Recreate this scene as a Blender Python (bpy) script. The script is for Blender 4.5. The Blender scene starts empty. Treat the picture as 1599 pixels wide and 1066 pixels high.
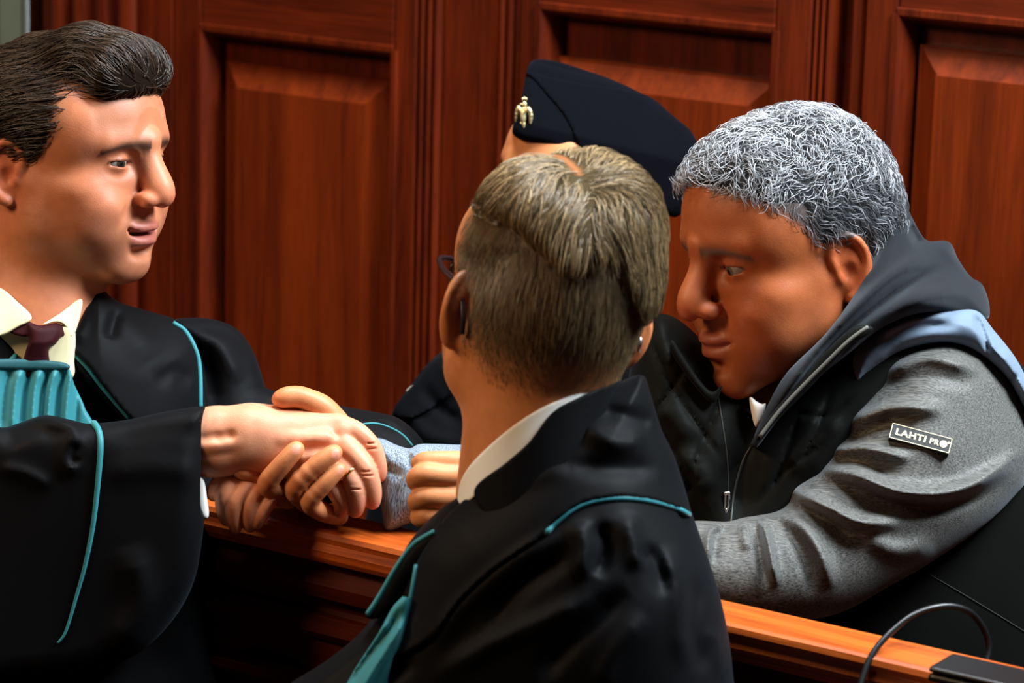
import bpy, math
import numpy as np
from mathutils import Vector, Matrix
from mathutils.bvhtree import BVHTree

scene = bpy.context.scene
R_ = np.random.default_rng(7)

# ---------------------------------------------------------------- camera
F = 105 / 36 * 1599.0
CX, CY = 799.5, 533.0
PITCH, ROLL, CAM_H = 13.0, 1.5, 2.10
cam_d = bpy.data.cameras.new('camera')
cam_d.lens = 105; cam_d.sensor_width = 36; cam_d.sensor_fit = 'HORIZONTAL'
cam_d.clip_start = 0.05
cam_d.dof.use_dof = True; cam_d.dof.focus_distance = 3.02; cam_d.dof.aperture_fstop = 7.1
cam = bpy.data.objects.new('camera', cam_d)
scene.collection.objects.link(cam)
MW = Matrix.Translation((0, 0, CAM_H)) @ Matrix.Rotation(math.radians(90 - PITCH), 4, 'X') @ Matrix.Rotation(math.radians(ROLL), 4, 'Z')
cam.matrix_world = MW
scene.camera = cam
M3 = np.array(MW.to_3x3()); MT = np.array(MW.to_translation())

# ---------------------------------------------------------------- world and lights
world = bpy.data.worlds.new('world'); scene.world = world
world.use_nodes = True
bg = world.node_tree.nodes['Background']
bg.inputs['Color'].default_value = (0.55, 0.70, 1.0, 1); bg.inputs['Strength'].default_value = 0.012

def area_light(name, loc, target, size, power, color, size_y=None):
    l = bpy.data.lights.new(name, 'AREA')
    l.energy = power; l.color = color; l.size = size
    if size_y: l.shape = 'RECTANGLE'; l.size_y = size_y
    o = bpy.data.objects.new(name, l)
    scene.collection.objects.link(o)
    d = Vector(target) - Vector(loc)
    o.matrix_world = Matrix.Translation(loc) @ d.to_track_quat('-Z', 'Y').to_matrix().to_4x4()
    return o
# tall cool windows on the right, warm courtroom lamps on the left
area_light('window_light', (1.25, 2.6, 3.0), (-0.3, 3.0, 1.4), 0.7, 135, (0.84, 0.93, 1.0), 0.9)
area_light('lamp_light', (-2.1, 2.1, 2.9), (0.1, 2.9, 1.4), 0.7, 42, (1.0, 0.68, 0.40))
area_light('high_window_light', (-0.1, 3.05, 4.3), (0.0, 3.0, 1.3), 0.8, 125, (0.86, 0.94, 1.0), 1.0)

scene.view_settings.view_transform = 'Standard'
scene.view_settings.look = 'None'
scene.view_settings.exposure = 0.0
scene.view_settings.gamma = 1.0
scene.view_settings.use_curve_mapping = False

# ---------------------------------------------------------------- pixel helpers (photograph frame 1599 x 1066)
def P(px, py, d):
    px = np.asarray(px, float); py = np.asarray(py, float); d = np.asarray(d, float)
    c = np.stack([(px - CX) / F * d, (CY - py) / F * d, -d * np.ones_like(px)], -1)
    return c @ M3.T + MT
def ray(px, py):
    v = P(px, py, 1.0) - MT
    return v / np.linalg.norm(v)
def c2w(v): return np.asarray(v, float) @ M3.T          # camera axes -> world direction

# ---------------------------------------------------------------- meshes
def mesh_from(name, V, Fc, smooth=True, col=None):
    V = np.asarray(V, np.float32); me = bpy.data.meshes.new(name)
    if isinstance(Fc, np.ndarray):
        n, k = Fc.shape; flat = Fc.astype(np.int32).ravel(); starts = np.arange(0, n * k, k, dtype=np.int32)
    else:
        ks = [len(f) for f in Fc]; n = len(Fc)
        flat = np.array([i for f in Fc for i in f], np.int32); starts = np.concatenate([[0], np.cumsum(ks)[:-1]]).astype(np.int32)
    me.vertices.add(len(V)); me.vertices.foreach_set('co', V.ravel())
    me.loops.add(len(flat)); me.loops.foreach_set('vertex_index', flat)
    me.polygons.add(n); me.polygons.foreach_set('loop_start', starts)
    me.polygons.foreach_set('use_smooth', np.full(n, bool(smooth)))
    if col is not None:
        a = me.attributes.new('col', 'FLOAT_COLOR', 'POINT')
        c = np.ones((len(V), 4), np.float32); c[:, :3] = col
        a.data.foreach_set('color', c.ravel())
    me.update(calc_edges=True); me.validate()
    return me

def link(name, me, mat, parent=None):
    o = bpy.data.objects.new(name, me)
    scene.collection.objects.link(o)
    if mat and me is not None and len(me.materials) == 0: me.materials.append(mat)
    if parent is not None:
        o.parent = parent
        if parent.type == 'EMPTY': o.matrix_parent_inverse = Matrix.Translation(-parent.location)
    return o
def thing(name, label, cat, loc, group=None):
    o = bpy.data.objects.new(name, None); scene.collection.objects.link(o)
    o.empty_display_size = 0.1
    o.location = Vector([float(t) for t in loc]); o['label'] = label; o['category'] = cat
    if group: o['group'] = group
    return o

def smooth_closed(pts, n=8, closed=True):
    p = np.asarray(pts, float); m = len(p); out = []
    for i in range(m if closed else m - 1):
        p0 = p[(i - 1) % m] if closed or i > 0 else 2 * p[0] - p[1]
        p1 = p[i]; p2 = p[(i + 1) % m]
        p3 = p[(i + 2) % m] if closed or i + 2 < m else 2 * p[-1] - p[-2]
        for t in np.linspace(0, 1, n, endpoint=False):
            out.append(0.5 * ((2 * p1) + (-p0 + p2) * t + (2 * p0 - 5 * p1 + 4 * p2 - p3) * t * t + (-p0 + 3 * p1 - 3 * p2 + p3) * t ** 3))
    if not closed: out.append(p[-1])
    return np.array(out)

# ---------------------------------------------------------------- signed-distance modelling
def smin(a, b, k):
    if k <= 0: return np.minimum(a, b)
    h = np.maximum(k - np.abs(a - b), 0) / k
    return np.minimum(a, b) - h * h * k * 0.25
def smax(a, b, k): return -smin(-a, -b, k)

def tps(ctrl):
    c = np.asarray(ctrl, float); xy = c[:, :2] / 100.0; n = len(c)
    def U(r2): return np.where(r2 > 1e-12, r2 * np.log(np.maximum(r2, 1e-12)), 0)
    K = U(((xy[:, None] - xy[None]) ** 2).sum(-1)) + np.eye(n) * 0.05
    A = np.zeros((n + 3, n + 3)); A[:n, :n] = K; A[:n, n] = 1; A[:n, n + 1:] = xy
    A[n, :n] = 1; A[n + 1:, :n] = xy.T
    w = np.linalg.solve(A, np.concatenate([c[:, 2], [0, 0, 0]]))
    def f(x, y):
        x = x / 100.0; y = y / 100.0
        r = w[n] + w[n + 1] * x + w[n + 2] * y
        for i in range(n): r = r + w[i] * U((x - xy[i, 0]) ** 2 + (y - xy[i, 1]) ** 2)
        return r
    return f

def poly_sd(poly, X, Y):
    """signed distance to a polygon, negative inside"""
    d2 = np.full(X.shape, 1e9); ins = np.zeros(X.shape, bool)
    n = len(poly)
    for i in range(n):
        ax, ay = poly[i]; bx, by = poly[(i + 1) % n]
        ex, ey = bx - ax, by - ay; wx, wy = X - ax, Y - ay
        t = np.clip((wx * ex + wy * ey) / (ex * ex + ey * ey + 1e-9), 0, 1)
        d2 = np.minimum(d2, (wx - t * ex) ** 2 + (wy - t * ey) ** 2)
        if ay != by:
            c = (ay > Y) != (by > Y)
            ins ^= c & (X < (bx - ax) * (Y - ay) / (by - ay) + ax)
    d = np.sqrt(d2)
    return np.where(ins, -d, d)

class Field:
    def __init__(s, lo, hi, h):
        s.lo = np.array(lo, np.float32); s.h = float(h)
        s.n = np.ceil((np.array(hi) - s.lo) / h).astype(int) + 1
        s.f = np.full(s.n, 1e3, np.float32)
        s.ax = [s.lo[i] + np.arange(s.n[i], dtype=np.float32) * s.h for i in range(3)]
    def sub(s, lo, hi):
        i0 = np.clip(np.floor((np.array(lo) - s.lo) / s.h).astype(int), 0, s.n)
        i1 = np.clip(np.ceil((np.array(hi) - s.lo) / s.h).astype(int) + 1, 0, s.n)
        if np.any(i1 <= i0): return None
        sl = tuple(slice(a, b) for a, b in zip(i0, i1))
        g = (s.ax[0][sl[0]][:, None, None], s.ax[1][sl[1]][None, :, None], s.ax[2][sl[2]][None, None, :])
        return sl, g
    def put(s, d, sl, k, op):
        f = s.f[sl]
        if op == 'u': s.f[sl] = smin(f, d, k)
        elif op == 's': s.f[sl] = smax(f, -d, k)
        elif op == 'i': s.f[sl] = smax(f, d, k)
    def cap(s, a, b, ra, rb, k=0., op='u', sq=None):
        a = np.array(a, float); b = np.array(b, float)
        m = max(ra, rb) * 1.05 + k + 3 * s.h
        q = s.sub(np.minimum(a, b) - m, np.maximum(a, b) + m)
        if q is None: return
        sl, (x, y, z) = q
        e = b - a; ee = e @ e + 1e-12
        wx, wy, wz = x - a[0], y - a[1], z - a[2]
        t = np.clip((wx * e[0] + wy * e[1] + wz * e[2]) / ee, 0, 1)
        d = np.sqrt((wx - t * e[0]) ** 2 + (wy - t * e[1]) ** 2 + (wz - t * e[2]) ** 2) - (ra + (rb - ra) * t)
        s.put(d, sl, k, op)
    def chain(s, pts, k=0., op='u', sm=1):
        p = np.array(pts, float)
        if sm > 1: p = smooth_closed(p, sm, closed=False)
        for i in range(len(p) - 1): s.cap(p[i, :3], p[i + 1, :3], p[i, 3], p[i + 1, 3], k if i == 0 or op != 'u' else max(k, 0.3 * p[i, 3]), op)
    def ell(s, c, r, k=0., op='u', rot=None):
        c = np.array(c, float); r = np.array(r, float)
        m = r.max() + k + 3 * s.h if rot is not None else r + k + 3 * s.h
        q = s.sub(c - m, c + m)
        if q is None: return
        sl, (x, y, z) = q
        x, y, z = x - c[0], y - c[1], z - c[2]
        if rot is not None:
            rm = np.array(rot)
            x, y, z = (rm[0, 0] * x + rm[1, 0] * y + rm[2, 0] * z, rm[0, 1] * x + rm[1, 1] * y + rm[2, 1] * z, rm[0, 2] * x + rm[1, 2] * y + rm[2, 2] * z)
        k0 = np.sqrt((x / r[0]) ** 2 + (y / r[1]) ** 2 + (z / r[2]) ** 2)
        k1 = np.sqrt((x / r[0] ** 2) ** 2 + (y / r[1] ** 2) ** 2 + (z / r[2] ** 2) ** 2)
        s.put(k0 * (k0 - 1) / np.maximum(k1, 1e-9), sl, k, op)
    def slab(s, poly, zc, H, R, k=0., op='u', disp=None, sm=6):
        """rounded slab with the outline poly (x, y), mid-depth zc(x, y), half thickness H, edge radius R"""
        pl = smooth_closed(poly, sm) if sm > 1 else np.array(poly, float)
        X, Y = np.meshgrid(s.ax[0], s.ax[1], indexing='ij')
        sd = poly_sd(pl, X, Y)
        zz = zc(X, Y) if callable(zc) else np.full(X.shape, float(zc))
        hh = H(X, Y) if callable(H) else np.full(X.shape, float(H))
        if disp is not None: off = disp(X, Y)
        else: off = 0 * X
        dx = (sd + R)[:, :, None]
        dz0 = s.ax[2][None, None, :] - zz[:, :, None]
        dz = np.abs(dz0) - (hh - R)[:, :, None] - np.where(dz0 < 0, off[:, :, None], 0)
        d = np.sqrt(np.maximum(dx, 0) ** 2 + np.maximum(dz, 0) ** 2) + np.minimum(np.maximum(dx, dz), 0) - R
        s.put(d.astype(np.float32), tuple(slice(0, n) for n in s.n), k, op)
    def sample(s, p):
        q = (np.asarray(p) - s.lo) / s.h
        q = np.clip(q, 0, s.n - 1.001); i = q.astype(int); t = q - i
        r = 0
        for a in (0, 1):
            for b in (0, 1):
                for c in (0, 1):
                    w = (t[:, 0] if a else 1 - t[:, 0]) * (t[:, 1] if b else 1 - t[:, 1]) * (t[:, 2] if c else 1 - t[:, 2])
                    r = r + w * s.f[i[:, 0] + a, i[:, 1] + b, i[:, 2] + c]
        return r
    def grad(s, p):
        e = s.h; g = np.stack([s.sample(p + np.eye(3)[i] * e) - s.sample(p - np.eye(3)[i] * e) for i in range(3)], -1)
        return g / (np.linalg.norm(g, axis=1, keepdims=True) + 1e-9)
    def mesh(s, smooth=1):
        f = s.f; S = f < 0
        cnt = np.zeros(tuple(s.n - 1), np.int8)
        offs = [(a, b, c) for a in (0, 1) for b in (0, 1) for c in (0, 1)]
        N0, N1, N2 = s.n
        for a, b, c in offs: cnt += S[a:N0 - 1 + a, b:N1 - 1 + b, c:N2 - 1 + c]
        act = (cnt > 0) & (cnt < 8)
        cells = np.argwhere(act)
        idx = np.full(act.shape, -1, np.int64); idx[act] = np.arange(len(cells))
        vals = {o: f[cells[:, 0] + o[0], cells[:, 1] + o[1], cells[:, 2] + o[2]] for o in offs}
        acc = np.zeros((len(cells), 3)); num = np.zeros(len(cells))
        for ax in range(3):
            for u in (0, 1):
                for v in (0, 1):
                    o0 = [0, 0, 0]; o0[(ax + 1) % 3] = u; o0[(ax + 2) % 3] = v
                    o1 = list(o0); o1[ax] = 1
                    A, B = vals[tuple(o0)], vals[tuple(o1)]
                    cr = (A < 0) != (B < 0)
                    t = np.where(cr, A / np.where(A == B, 1, A - B), 0)
                    p = np.tile(np.array(o0, float), (len(cells), 1)); p[:, ax] += t
                    acc += p * cr[:, None]; num += cr
        V = s.lo + (cells + acc / num[:, None]) * s.h
        quads = []
        for ax in range(3):
            b, c = (ax + 1) % 3, (ax + 2) % 3
            sl0 = [slice(None)] * 3; sl1 = [slice(None)] * 3
            sl0[ax] = slice(0, s.n[ax] - 1); sl1[ax] = slice(1, s.n[ax])
            for d in (b, c): sl0[d] = slice(1, s.n[d] - 1); sl1[d] = slice(1, s.n[d] - 1)
            s0, s1 = S[tuple(sl0)], S[tuple(sl1)]
            E = np.argwhere(s0 != s1)
            if not len(E): continue
            ins = s0[E[:, 0], E[:, 1], E[:, 2]]
            E = E.copy(); E[:, b] += 1; E[:, c] += 1
            def cell(db, dc):
                q = E.copy(); q[:, b] += db; q[:, c] += dc
                return idx[q[:, 0], q[:, 1], q[:, 2]]
            Q = np.stack([cell(-1, -1), cell(0, -1), cell(0, 0), cell(-1, 0)], 1)
            Q[~ins] = Q[~ins][:, ::-1]
            quads.append(Q)
        Q = np.concatenate(quads)
        for _ in range(smooth):
            a = np.zeros_like(V); n = np.zeros(len(V))
            for i in range(4):
                np.add.at(a, Q[:, i], V[Q[:, (i + 1) % 4]]); np.add.at(n, Q[:, i], 1)
                np.add.at(a, Q[:, i], V[Q[:, (i - 1) % 4]]); np.add.at(n, Q[:, i], 1)
            V = V * 0.4 + 0.6 * a / np.maximum(n, 1)[:, None]
        return V, Q

def biggest(V, Q):
    lab = np.arange(len(V))
    for _ in range(400):
        m = lab[Q].min(1); new = lab.copy()
        for i in range(4): np.minimum.at(new, Q[:, i], m)
        new = new[new]
        if np.array_equal(new, lab): break
        lab = new
    b = np.bincount(lab).argmax(); k = lab == b
    idx = np.cumsum(k) - 1
    return V[k], idx[Q[k[Q[:, 0]]]]
def px_world(V, d0):
    """field space (px, py, z in px at depth d0) -> world"""
    return P(V[:, 0], V[:, 1], d0 + V[:, 2] * d0 / F)

def join(parts):
    Vs, Fs, Cs, n = [], [], [], 0
    for V, Q, *c in parts:
        Vs.append(V); Fs += [tuple(int(t) + n for t in q) for q in Q] if not isinstance(Q, np.ndarray) else [Q + n]
        n += len(V)
        if c: Cs.append(np.broadcast_to(np.asarray(c[0], float), (len(V), 3)))
    if all(isinstance(f, np.ndarray) for f in Fs) and len({f.shape[1] for f in Fs}) == 1: Fo = np.concatenate(Fs)
    else:
        Fo = []
        for f in Fs: Fo += [tuple(r) for r in f] if isinstance(f, np.ndarray) else [f]
    return np.concatenate(Vs), Fo, (np.concatenate(Cs) if Cs else None)

def tube(pts, rad, n=6, caps=True):
    p = np.asarray(pts, float); m = len(p); rad = np.broadcast_to(rad, (m,))
    t = np.gradient(p, axis=0); t /= np.linalg.norm(t, axis=1, keepdims=True) + 1e-12
    ref = np.array([0, 0, 1.0]) if abs(t[0, 2]) < 0.9 else np.array([1.0, 0, 0])
    V = []; u = np.cross(t[0], ref); u /= np.linalg.norm(u)
    for i in range(m):
        u = u - t[i] * (u @ t[i]); u /= np.linalg.norm(u) + 1e-12
        w = np.cross(t[i], u)
        for j in range(n):
            a = 2 * math.pi * j / n
            V.append(p[i] + rad[i] * (math.cos(a) * u + math.sin(a) * w))
    Q = [(i * n + j, i * n + (j + 1) % n, (i + 1) * n + (j + 1) % n, (i + 1) * n + j) for i in range(m - 1) for j in range(n)]
    if caps: Q += [tuple(range(n))[::-1], tuple(range((m - 1) * n, m * n))]
    return np.array(V), Q

def strands_mesh(S, w0, w1, col, n=3):
    """S (N, m, 3) strand points -> thin tubes"""
    N, m, _ = S.shape
    t = np.gradient(S, axis=1); t /= np.linalg.norm(t, axis=2, keepdims=True) + 1e-12
    ref = np.array([0.31, 0.52, 0.79])
    u = np.cross(t, ref); u /= np.linalg.norm(u, axis=2, keepdims=True) + 1e-12
    w = np.cross(t, u)
    prof = np.linspace(0, 1, m)
    r = (w0 + (w1 - w0) * prof ** 2)[None, :, None]
    V = np.stack([S + r * (math.cos(2 * math.pi * j / n) * u + math.sin(2 * math.pi * j / n) * w) for j in range(n)], 2)   # N, m, n, 3
    base = (np.arange(N) * m * n)[:, None, None]
    i = np.arange(m - 1)[None, :, None]; j = np.arange(n)[None, None, :]
    a = base + i * n + j; b = base + i * n + (j + 1) % n
    Q = np.stack([a, b, b + n, a + n], -1).reshape(-1, 4)
    C = np.repeat(np.asarray(col, float), m * n, axis=0)
    return V.reshape(-1, 3), Q, C

# ---------------------------------------------------------------- materials
def lin(r, g, b):
    f = lambda c: (c / 255 / 12.92) if c / 255 <= 0.04045 else ((c / 255 + 0.055) / 1.055) ** 2.4
    return (f(r), f(g), f(b))
class NT:
    def __init__(s, name):
        s.m = bpy.data.materials.new(name); s.m.use_nodes = True
        s.t = s.m.node_tree; s.b = s.t.nodes['Principled BSDF']
    def n(s, typ, **kw):
        o = s.t.nodes.new(typ)
        for k, v in kw.items():
            if k in o.inputs: o.inputs[k].default_value = v
            else: setattr(o, k, v)
        return o
    def l(s, a, b): s.t.links.new(a, b)
    def set(s, **kw):
        for k, v in kw.items(): s.b.inputs[k.replace('_', ' ')].default_value = v
    def bump(s, h, strength, dist=0.001):
        b = s.n('ShaderNodeBump'); b.inputs['Strength'].default_value = strength; b.inputs['Distance'].default_value = dist
        s.l(h, b.inputs['Height']); s.l(b.outputs['Normal'], s.b.inputs['Normal']); return b
def rgba(c): return (c[0], c[1], c[2], 1)

def mat_plain(name, col, rough=0.5, metal=0.0, spec=0.5, **kw):
    m = NT(name); m.set(Base_Color=rgba(col), Roughness=rough, Metallic=metal)
    m.b.inputs['Specular IOR Level'].default_value = spec
    for k, v in kw.items(): m.b.inputs[k.replace('_', ' ')].default_value = v
    tc = m.n('ShaderNodeTexCoord'); nz = m.n('ShaderNodeTexNoise', Scale=400.0, Detail=3.0)
    m.l(tc.outputs['Object'], nz.inputs['Vector']); m.bump(nz.outputs['Fac'], 0.08, 0.0006)
    return m.m

def mat_skin(name):
    m = NT(name); at = m.n('ShaderNodeAttribute', attribute_name='col')
    tc = m.n('ShaderNodeTexCoord'); nz = m.n('ShaderNodeTexNoise', Scale=90.0, Detail=4.0)
    m.l(tc.outputs['Object'], nz.inputs['Vector'])
    mx = m.n('ShaderNodeMix', data_type='RGBA', blend_type='MULTIPLY'); mx.inputs[0].default_value = 0.35
    cr = m.n('ShaderNodeValToRGB'); cr.color_ramp.elements[0].position = 0.3; cr.color_ramp.elements[1].position = 0.7
    cr.color_ramp.elements[0].color = (0.75, 0.6, 0.55, 1); cr.color_ramp.elements[1].color = (1.1, 1.08, 1.05, 1)
    m.l(nz.outputs['Fac'], cr.inputs['Fac']); m.l(at.outputs['Color'], mx.inputs[6]); m.l(cr.outputs['Color'], mx.inputs[7])
    m.l(mx.outputs[2], m.b.inputs['Base Color'])
    m.set(Roughness=0.5)
    m.b.inputs['Specular IOR Level'].default_value = 0.45
    m.b.inputs['Subsurface Weight'].default_value = 0.12; m.b.inputs['Subsurface Radius'].default_value = (1.0, 0.35, 0.2)
    m.b.inputs['Subsurface Scale'].default_value = 0.006
    n2 = m.n('ShaderNodeTexNoise', Scale=700.0, Detail=4.0); m.l(tc.outputs['Object'], n2.inputs['Vector'])
    m.bump(n2.outputs['Fac'], 0.22, 0.0008)
    return m.m

def mat_attr(name, rough, spec=0.5, sheen=0.0):
    m = NT(name); at = m.n('ShaderNodeAttribute', attribute_name='col'); m.l(at.outputs['Color'], m.b.inputs['Base Color'])
    m.set(Roughness=rough); m.b.inputs['Specular IOR Level'].default_value = spec; m.b.inputs['Sheen Weight'].default_value = sheen
    return m.m

def mat_cloth(name, col, rough=0.8, sheen=0.3, tint=(1, 1, 1), wscale=1400.0, bump=0.25, spec=0.3, col2=None):
    m = NT(name); tc = m.n('ShaderNodeTexCoord')
    wv = m.n('ShaderNodeTexNoise', Scale=wscale, Detail=2.0); m.l(tc.outputs['Object'], wv.inputs['Vector'])
    big = m.n('ShaderNodeTexNoise', Scale=16.0, Detail=5.0); m.l(tc.outputs['Object'], big.inputs['Vector'])
    mx = m.n('ShaderNodeMix', data_type='RGBA'); mx.inputs[6].default_value = rgba(col)
    mx.inputs[7].default_value = rgba(col2 or tuple(c * 1.5 for c in col)); m.l(big.outputs['Fac'], mx.inputs[0])
    m.l(mx.outputs[2], m.b.inputs['Base Color'])
    m.set(Roughness=rough); m.b.inputs['Specular IOR Level'].default_value = spec
    m.b.inputs['Sheen Weight'].default_value = sheen; m.b.inputs['Sheen Roughness'].default_value = 0.45; m.b.inputs['Sheen Tint'].default_value = rgba(tint)
    m.bump(wv.outputs['Fac'], bump, 0.0006)
    return m.m

def mat_heather(name, dark, light, axis, sx=60.0, sy=900.0):
    """melange knit: short streaks along one world axis"""
    m = NT(name); tc = m.n('ShaderNodeTexCoord'); mr = m.n('ShaderNodeMapping'); mp = m.n('ShaderNodeMapping')
    mr.inputs['Rotation'].default_value = axis; mp.inputs['Scale'].default_value = (sx, sy, sy)
    nz = m.n('ShaderNodeTexNoise', Scale=1.0, Detail=4.0, Roughness=0.7)
    m.l(tc.outputs['Object'], mr.inputs['Vector']); m.l(mr.outputs['Vector'], mp.inputs['Vector']); m.l(mp.outputs['Vector'], nz.inputs['Vector'])
    cr = m.n('ShaderNodeValToRGB'); e = cr.color_ramp.elements
    e[0].position = 0.36; e[0].color = rgba(dark); e[1].position = 0.66; e[1].color = rgba(light)
    m.l(nz.outputs['Fac'], cr.inputs['Fac']); m.l(cr.outputs['Color'], m.b.inputs['Base Color'])
    m.set(Roughness=0.62); m.b.inputs['Sheen Weight'].default_value = 0.25; m.b.inputs['Sheen Roughness'].default_value = 0.4
    m.b.inputs['Sheen Tint'].default_value = (0.8, 0.9, 1, 1); m.b.inputs['Specular IOR Level'].default_value = 0.45
    m.bump(nz.outputs['Fac'], 0.35, 0.0006)
    return m.m

def mat_wood(name, dark, light, rot=(0, 0, 0), scale=(26, 26, 1.6), rough=0.36, coat=0.08):
    m = NT(name); tc = m.n('ShaderNodeTexCoord'); mr = m.n('ShaderNodeMapping'); mp = m.n('ShaderNodeMapping')
    mr.inputs['Rotation'].default_value = rot; mp.inputs['Scale'].default_value = scale
    m.l(tc.outputs['Object'], mr.inputs['Vector']); m.l(mr.outputs['Vector'], mp.inputs['Vector'])
    nz = m.n('ShaderNodeTexNoise', Scale=1.0, Detail=6.0, Roughness=0.6, Distortion=1.2); m.l(mp.outputs['Vector'], nz.inputs['Vector'])
    mp2 = m.n('ShaderNodeMapping'); mp2.inputs['Scale'].default_value = tuple(c * 9 for c in scale)
    m.l(mr.outputs['Vector'], mp2.inputs['Vector'])
    n2 = m.n('ShaderNodeTexNoise', Scale=1.0, Detail=3.0); m.l(mp2.outputs['Vector'], n2.inputs['Vector'])
    ad = m.n('ShaderNodeMath', operation='MULTIPLY_ADD'); m.l(n2.outputs['Fac'], ad.inputs[0]); ad.inputs[1].default_value = 0.4
    m.l(nz.outputs['Fac'], ad.inputs[2])
    cr = m.n('ShaderNodeValToRGB'); e = cr.color_ramp.elements
    e[0].position = 0.48; e[0].color = rgba(dark); e[1].position = 0.9; e[1].color = rgba(light)
    m.l(ad.outputs[0], cr.inputs['Fac']); m.l(cr.outputs['Color'], m.b.inputs['Base Color'])
    m.set(Roughness=rough); m.b.inputs['Coat Weight'].default_value = coat; m.b.inputs['Coat Roughness'].default_value = 0.3
    m.b.inputs['Specular IOR Level'].default_value = 0.22
    m.bump(n2.outputs['Fac'], 0.12, 0.001)
    return m.m
# ---------------------------------------------------------------- the room
WYAW = math.radians(34)
UD = np.array([math.cos(WYAW), -math.sin(WYAW), 0.0]); ND = np.array([-math.sin(WYAW), -math.cos(WYAW), 0.0]); ZD = np.array([0, 0, 1.0])
W0 = P(850, 300, 4.15)
def on_wall(px, py, off=0.0):
    """pixel -> (u, z) on the wall plane pushed out by off"""
    r = ray(px, py); o = W0 + ND * off
    t = ((o - MT) @ ND) / (r @ ND); q = MT + r * t
    return (q - W0) @ UD, q[2]
def wallpt(u, z, n): return W0 * np.array([1, 1, 0]) + UD * u + ZD * z + ND * n
WROT = (0, 0, WYAW)   # turns wall direction onto x
wood_v = mat_wood('mahogany_upright', lin(58, 14, 3), lin(100, 32, 7), WROT, (30, 30, 1.8))
wood_h = mat_wood('mahogany_across', lin(56, 13, 3), lin(98, 31, 7), WROT, (1.8, 30, 30))
wood_f = mat_wood('mahogany_field', lin(76, 22, 4), lin(120, 43, 9), WROT, (22, 22, 1.3))
wood_rail = mat_wood('oak_rail', lin(128, 50, 14), lin(205, 98, 34), WROT, (2.2, 60, 60), rough=0.3, coat=0.4)
wood_dock = mat_wood('dock_wood', lin(46, 10, 3), lin(84, 25, 7), WROT, (2.0, 30, 30), rough=0.6, coat=0.0)
wood_dock.node_tree.nodes['Principled BSDF'].inputs['Specular IOR Level'].default_value = 0.08

def frustum(u0, u1, z0, z1, n0, n1, bev=0.0):
    """box against the wall from n0 to n1, the front face drawn in by bev on all four sides"""
    c = [(u0, z0), (u1, z0), (u1, z1), (u0, z1)]; d = [(u0 + bev, z0 + bev), (u1 - bev, z0 + bev), (u1 - bev, z1 - bev), (u0 + bev, z1 - bev)]
    V = [wallpt(u, z, n0) for u, z in c] + [wallpt(u, z, n1) for u, z in d]
    return np.array(V), [(0, 3, 2, 1), (4, 5, 6, 7), (0, 1, 5, 4), (1, 2, 6, 5), (2, 3, 7, 6), (3, 0, 4, 7)]
def block(u0, u1, z0, z1, n0, n1, r=0.003):
    """box with a small chamfer round the front"""
    V, Q = frustum(u0, u1, z0, z1, n0, n1 - r); V2, _ = frustum(u0 + r, u1 - r, z0 + r, z1 - r, n0, n1)
    V = np.concatenate([V, V2[4:]]); Q = [q for q in Q if q != (4, 5, 6, 7)] + [(8, 9, 10, 11), (4, 5, 9, 8), (5, 6, 10, 9), (6, 7, 11, 10), (7, 4, 8, 11)]
    return V, Q
def piece(name, vq, mat, parent): return link(name, mesh_from(name, vq[0], list(vq[1]), smooth=False), mat, parent)
def bar(name, prof, p0, p1, mat, parent, smooth=True):
    """extrude a profile (list of (side, up/out) offsets as 3-D vectors) from p0 to p1"""
    pr = np.asarray(prof); n = len(pr)
    V = np.concatenate([p0 + pr, p1 + pr]); Q = [(i, (i + 1) % n, n + (i + 1) % n, n + i) for i in range(n)] + [tuple(range(n))[::-1], tuple(range(n, 2 * n))]
    o = link(name, mesh_from(name, V, Q, smooth=False), mat, parent); return o

def quad_obj(name, pts, mat, kind='structure'):
    o = link(name, mesh_from(name, np.array(pts), [tuple(range(len(pts)))], smooth=False), mat); o['kind'] = kind; return o
mat_floor = mat_wood('parquet', lin(60, 34, 16), lin(110, 66, 32), (0, 0, 0.4), (3, 40, 1), rough=0.5)
mat_plaster = mat_plain('plaster', lin(150, 140, 122), 0.9)
V, Q = np.array([(x, y, z) for z in (-0.1, 0.0) for x, y in ((-5, -2), (5, -2), (5, 8), (-5, 8))], float), [(3, 2, 1, 0), (4, 5, 6, 7), (0, 1, 5, 4), (1, 2, 6, 5), (2, 3, 7, 6), (3, 0, 4, 7)]
o = link('floor', mesh_from('floor', V, Q, False), mat_floor); o['kind'] = 'structure'
o = link('ceiling', mesh_from('ceiling', V + np.array([0, 0, 5.1]), Q, False), mat_plaster); o['kind'] = 'structure'

uL = on_wall(-330, 300)[0]; uR = on_wall(1950, 300)[0]
wall = link('wall_back', mesh_from('wall_back', *frustum(uL, uR, 0, 5.0, -0.12, -0.03), smooth=False), wood_v); wall['kind'] = 'structure'
TOP = 3.1
def U(px, py=300): return on_wall(px, py)[0]
def Zp(px, py): return on_wall(px, py)[1]
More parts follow.
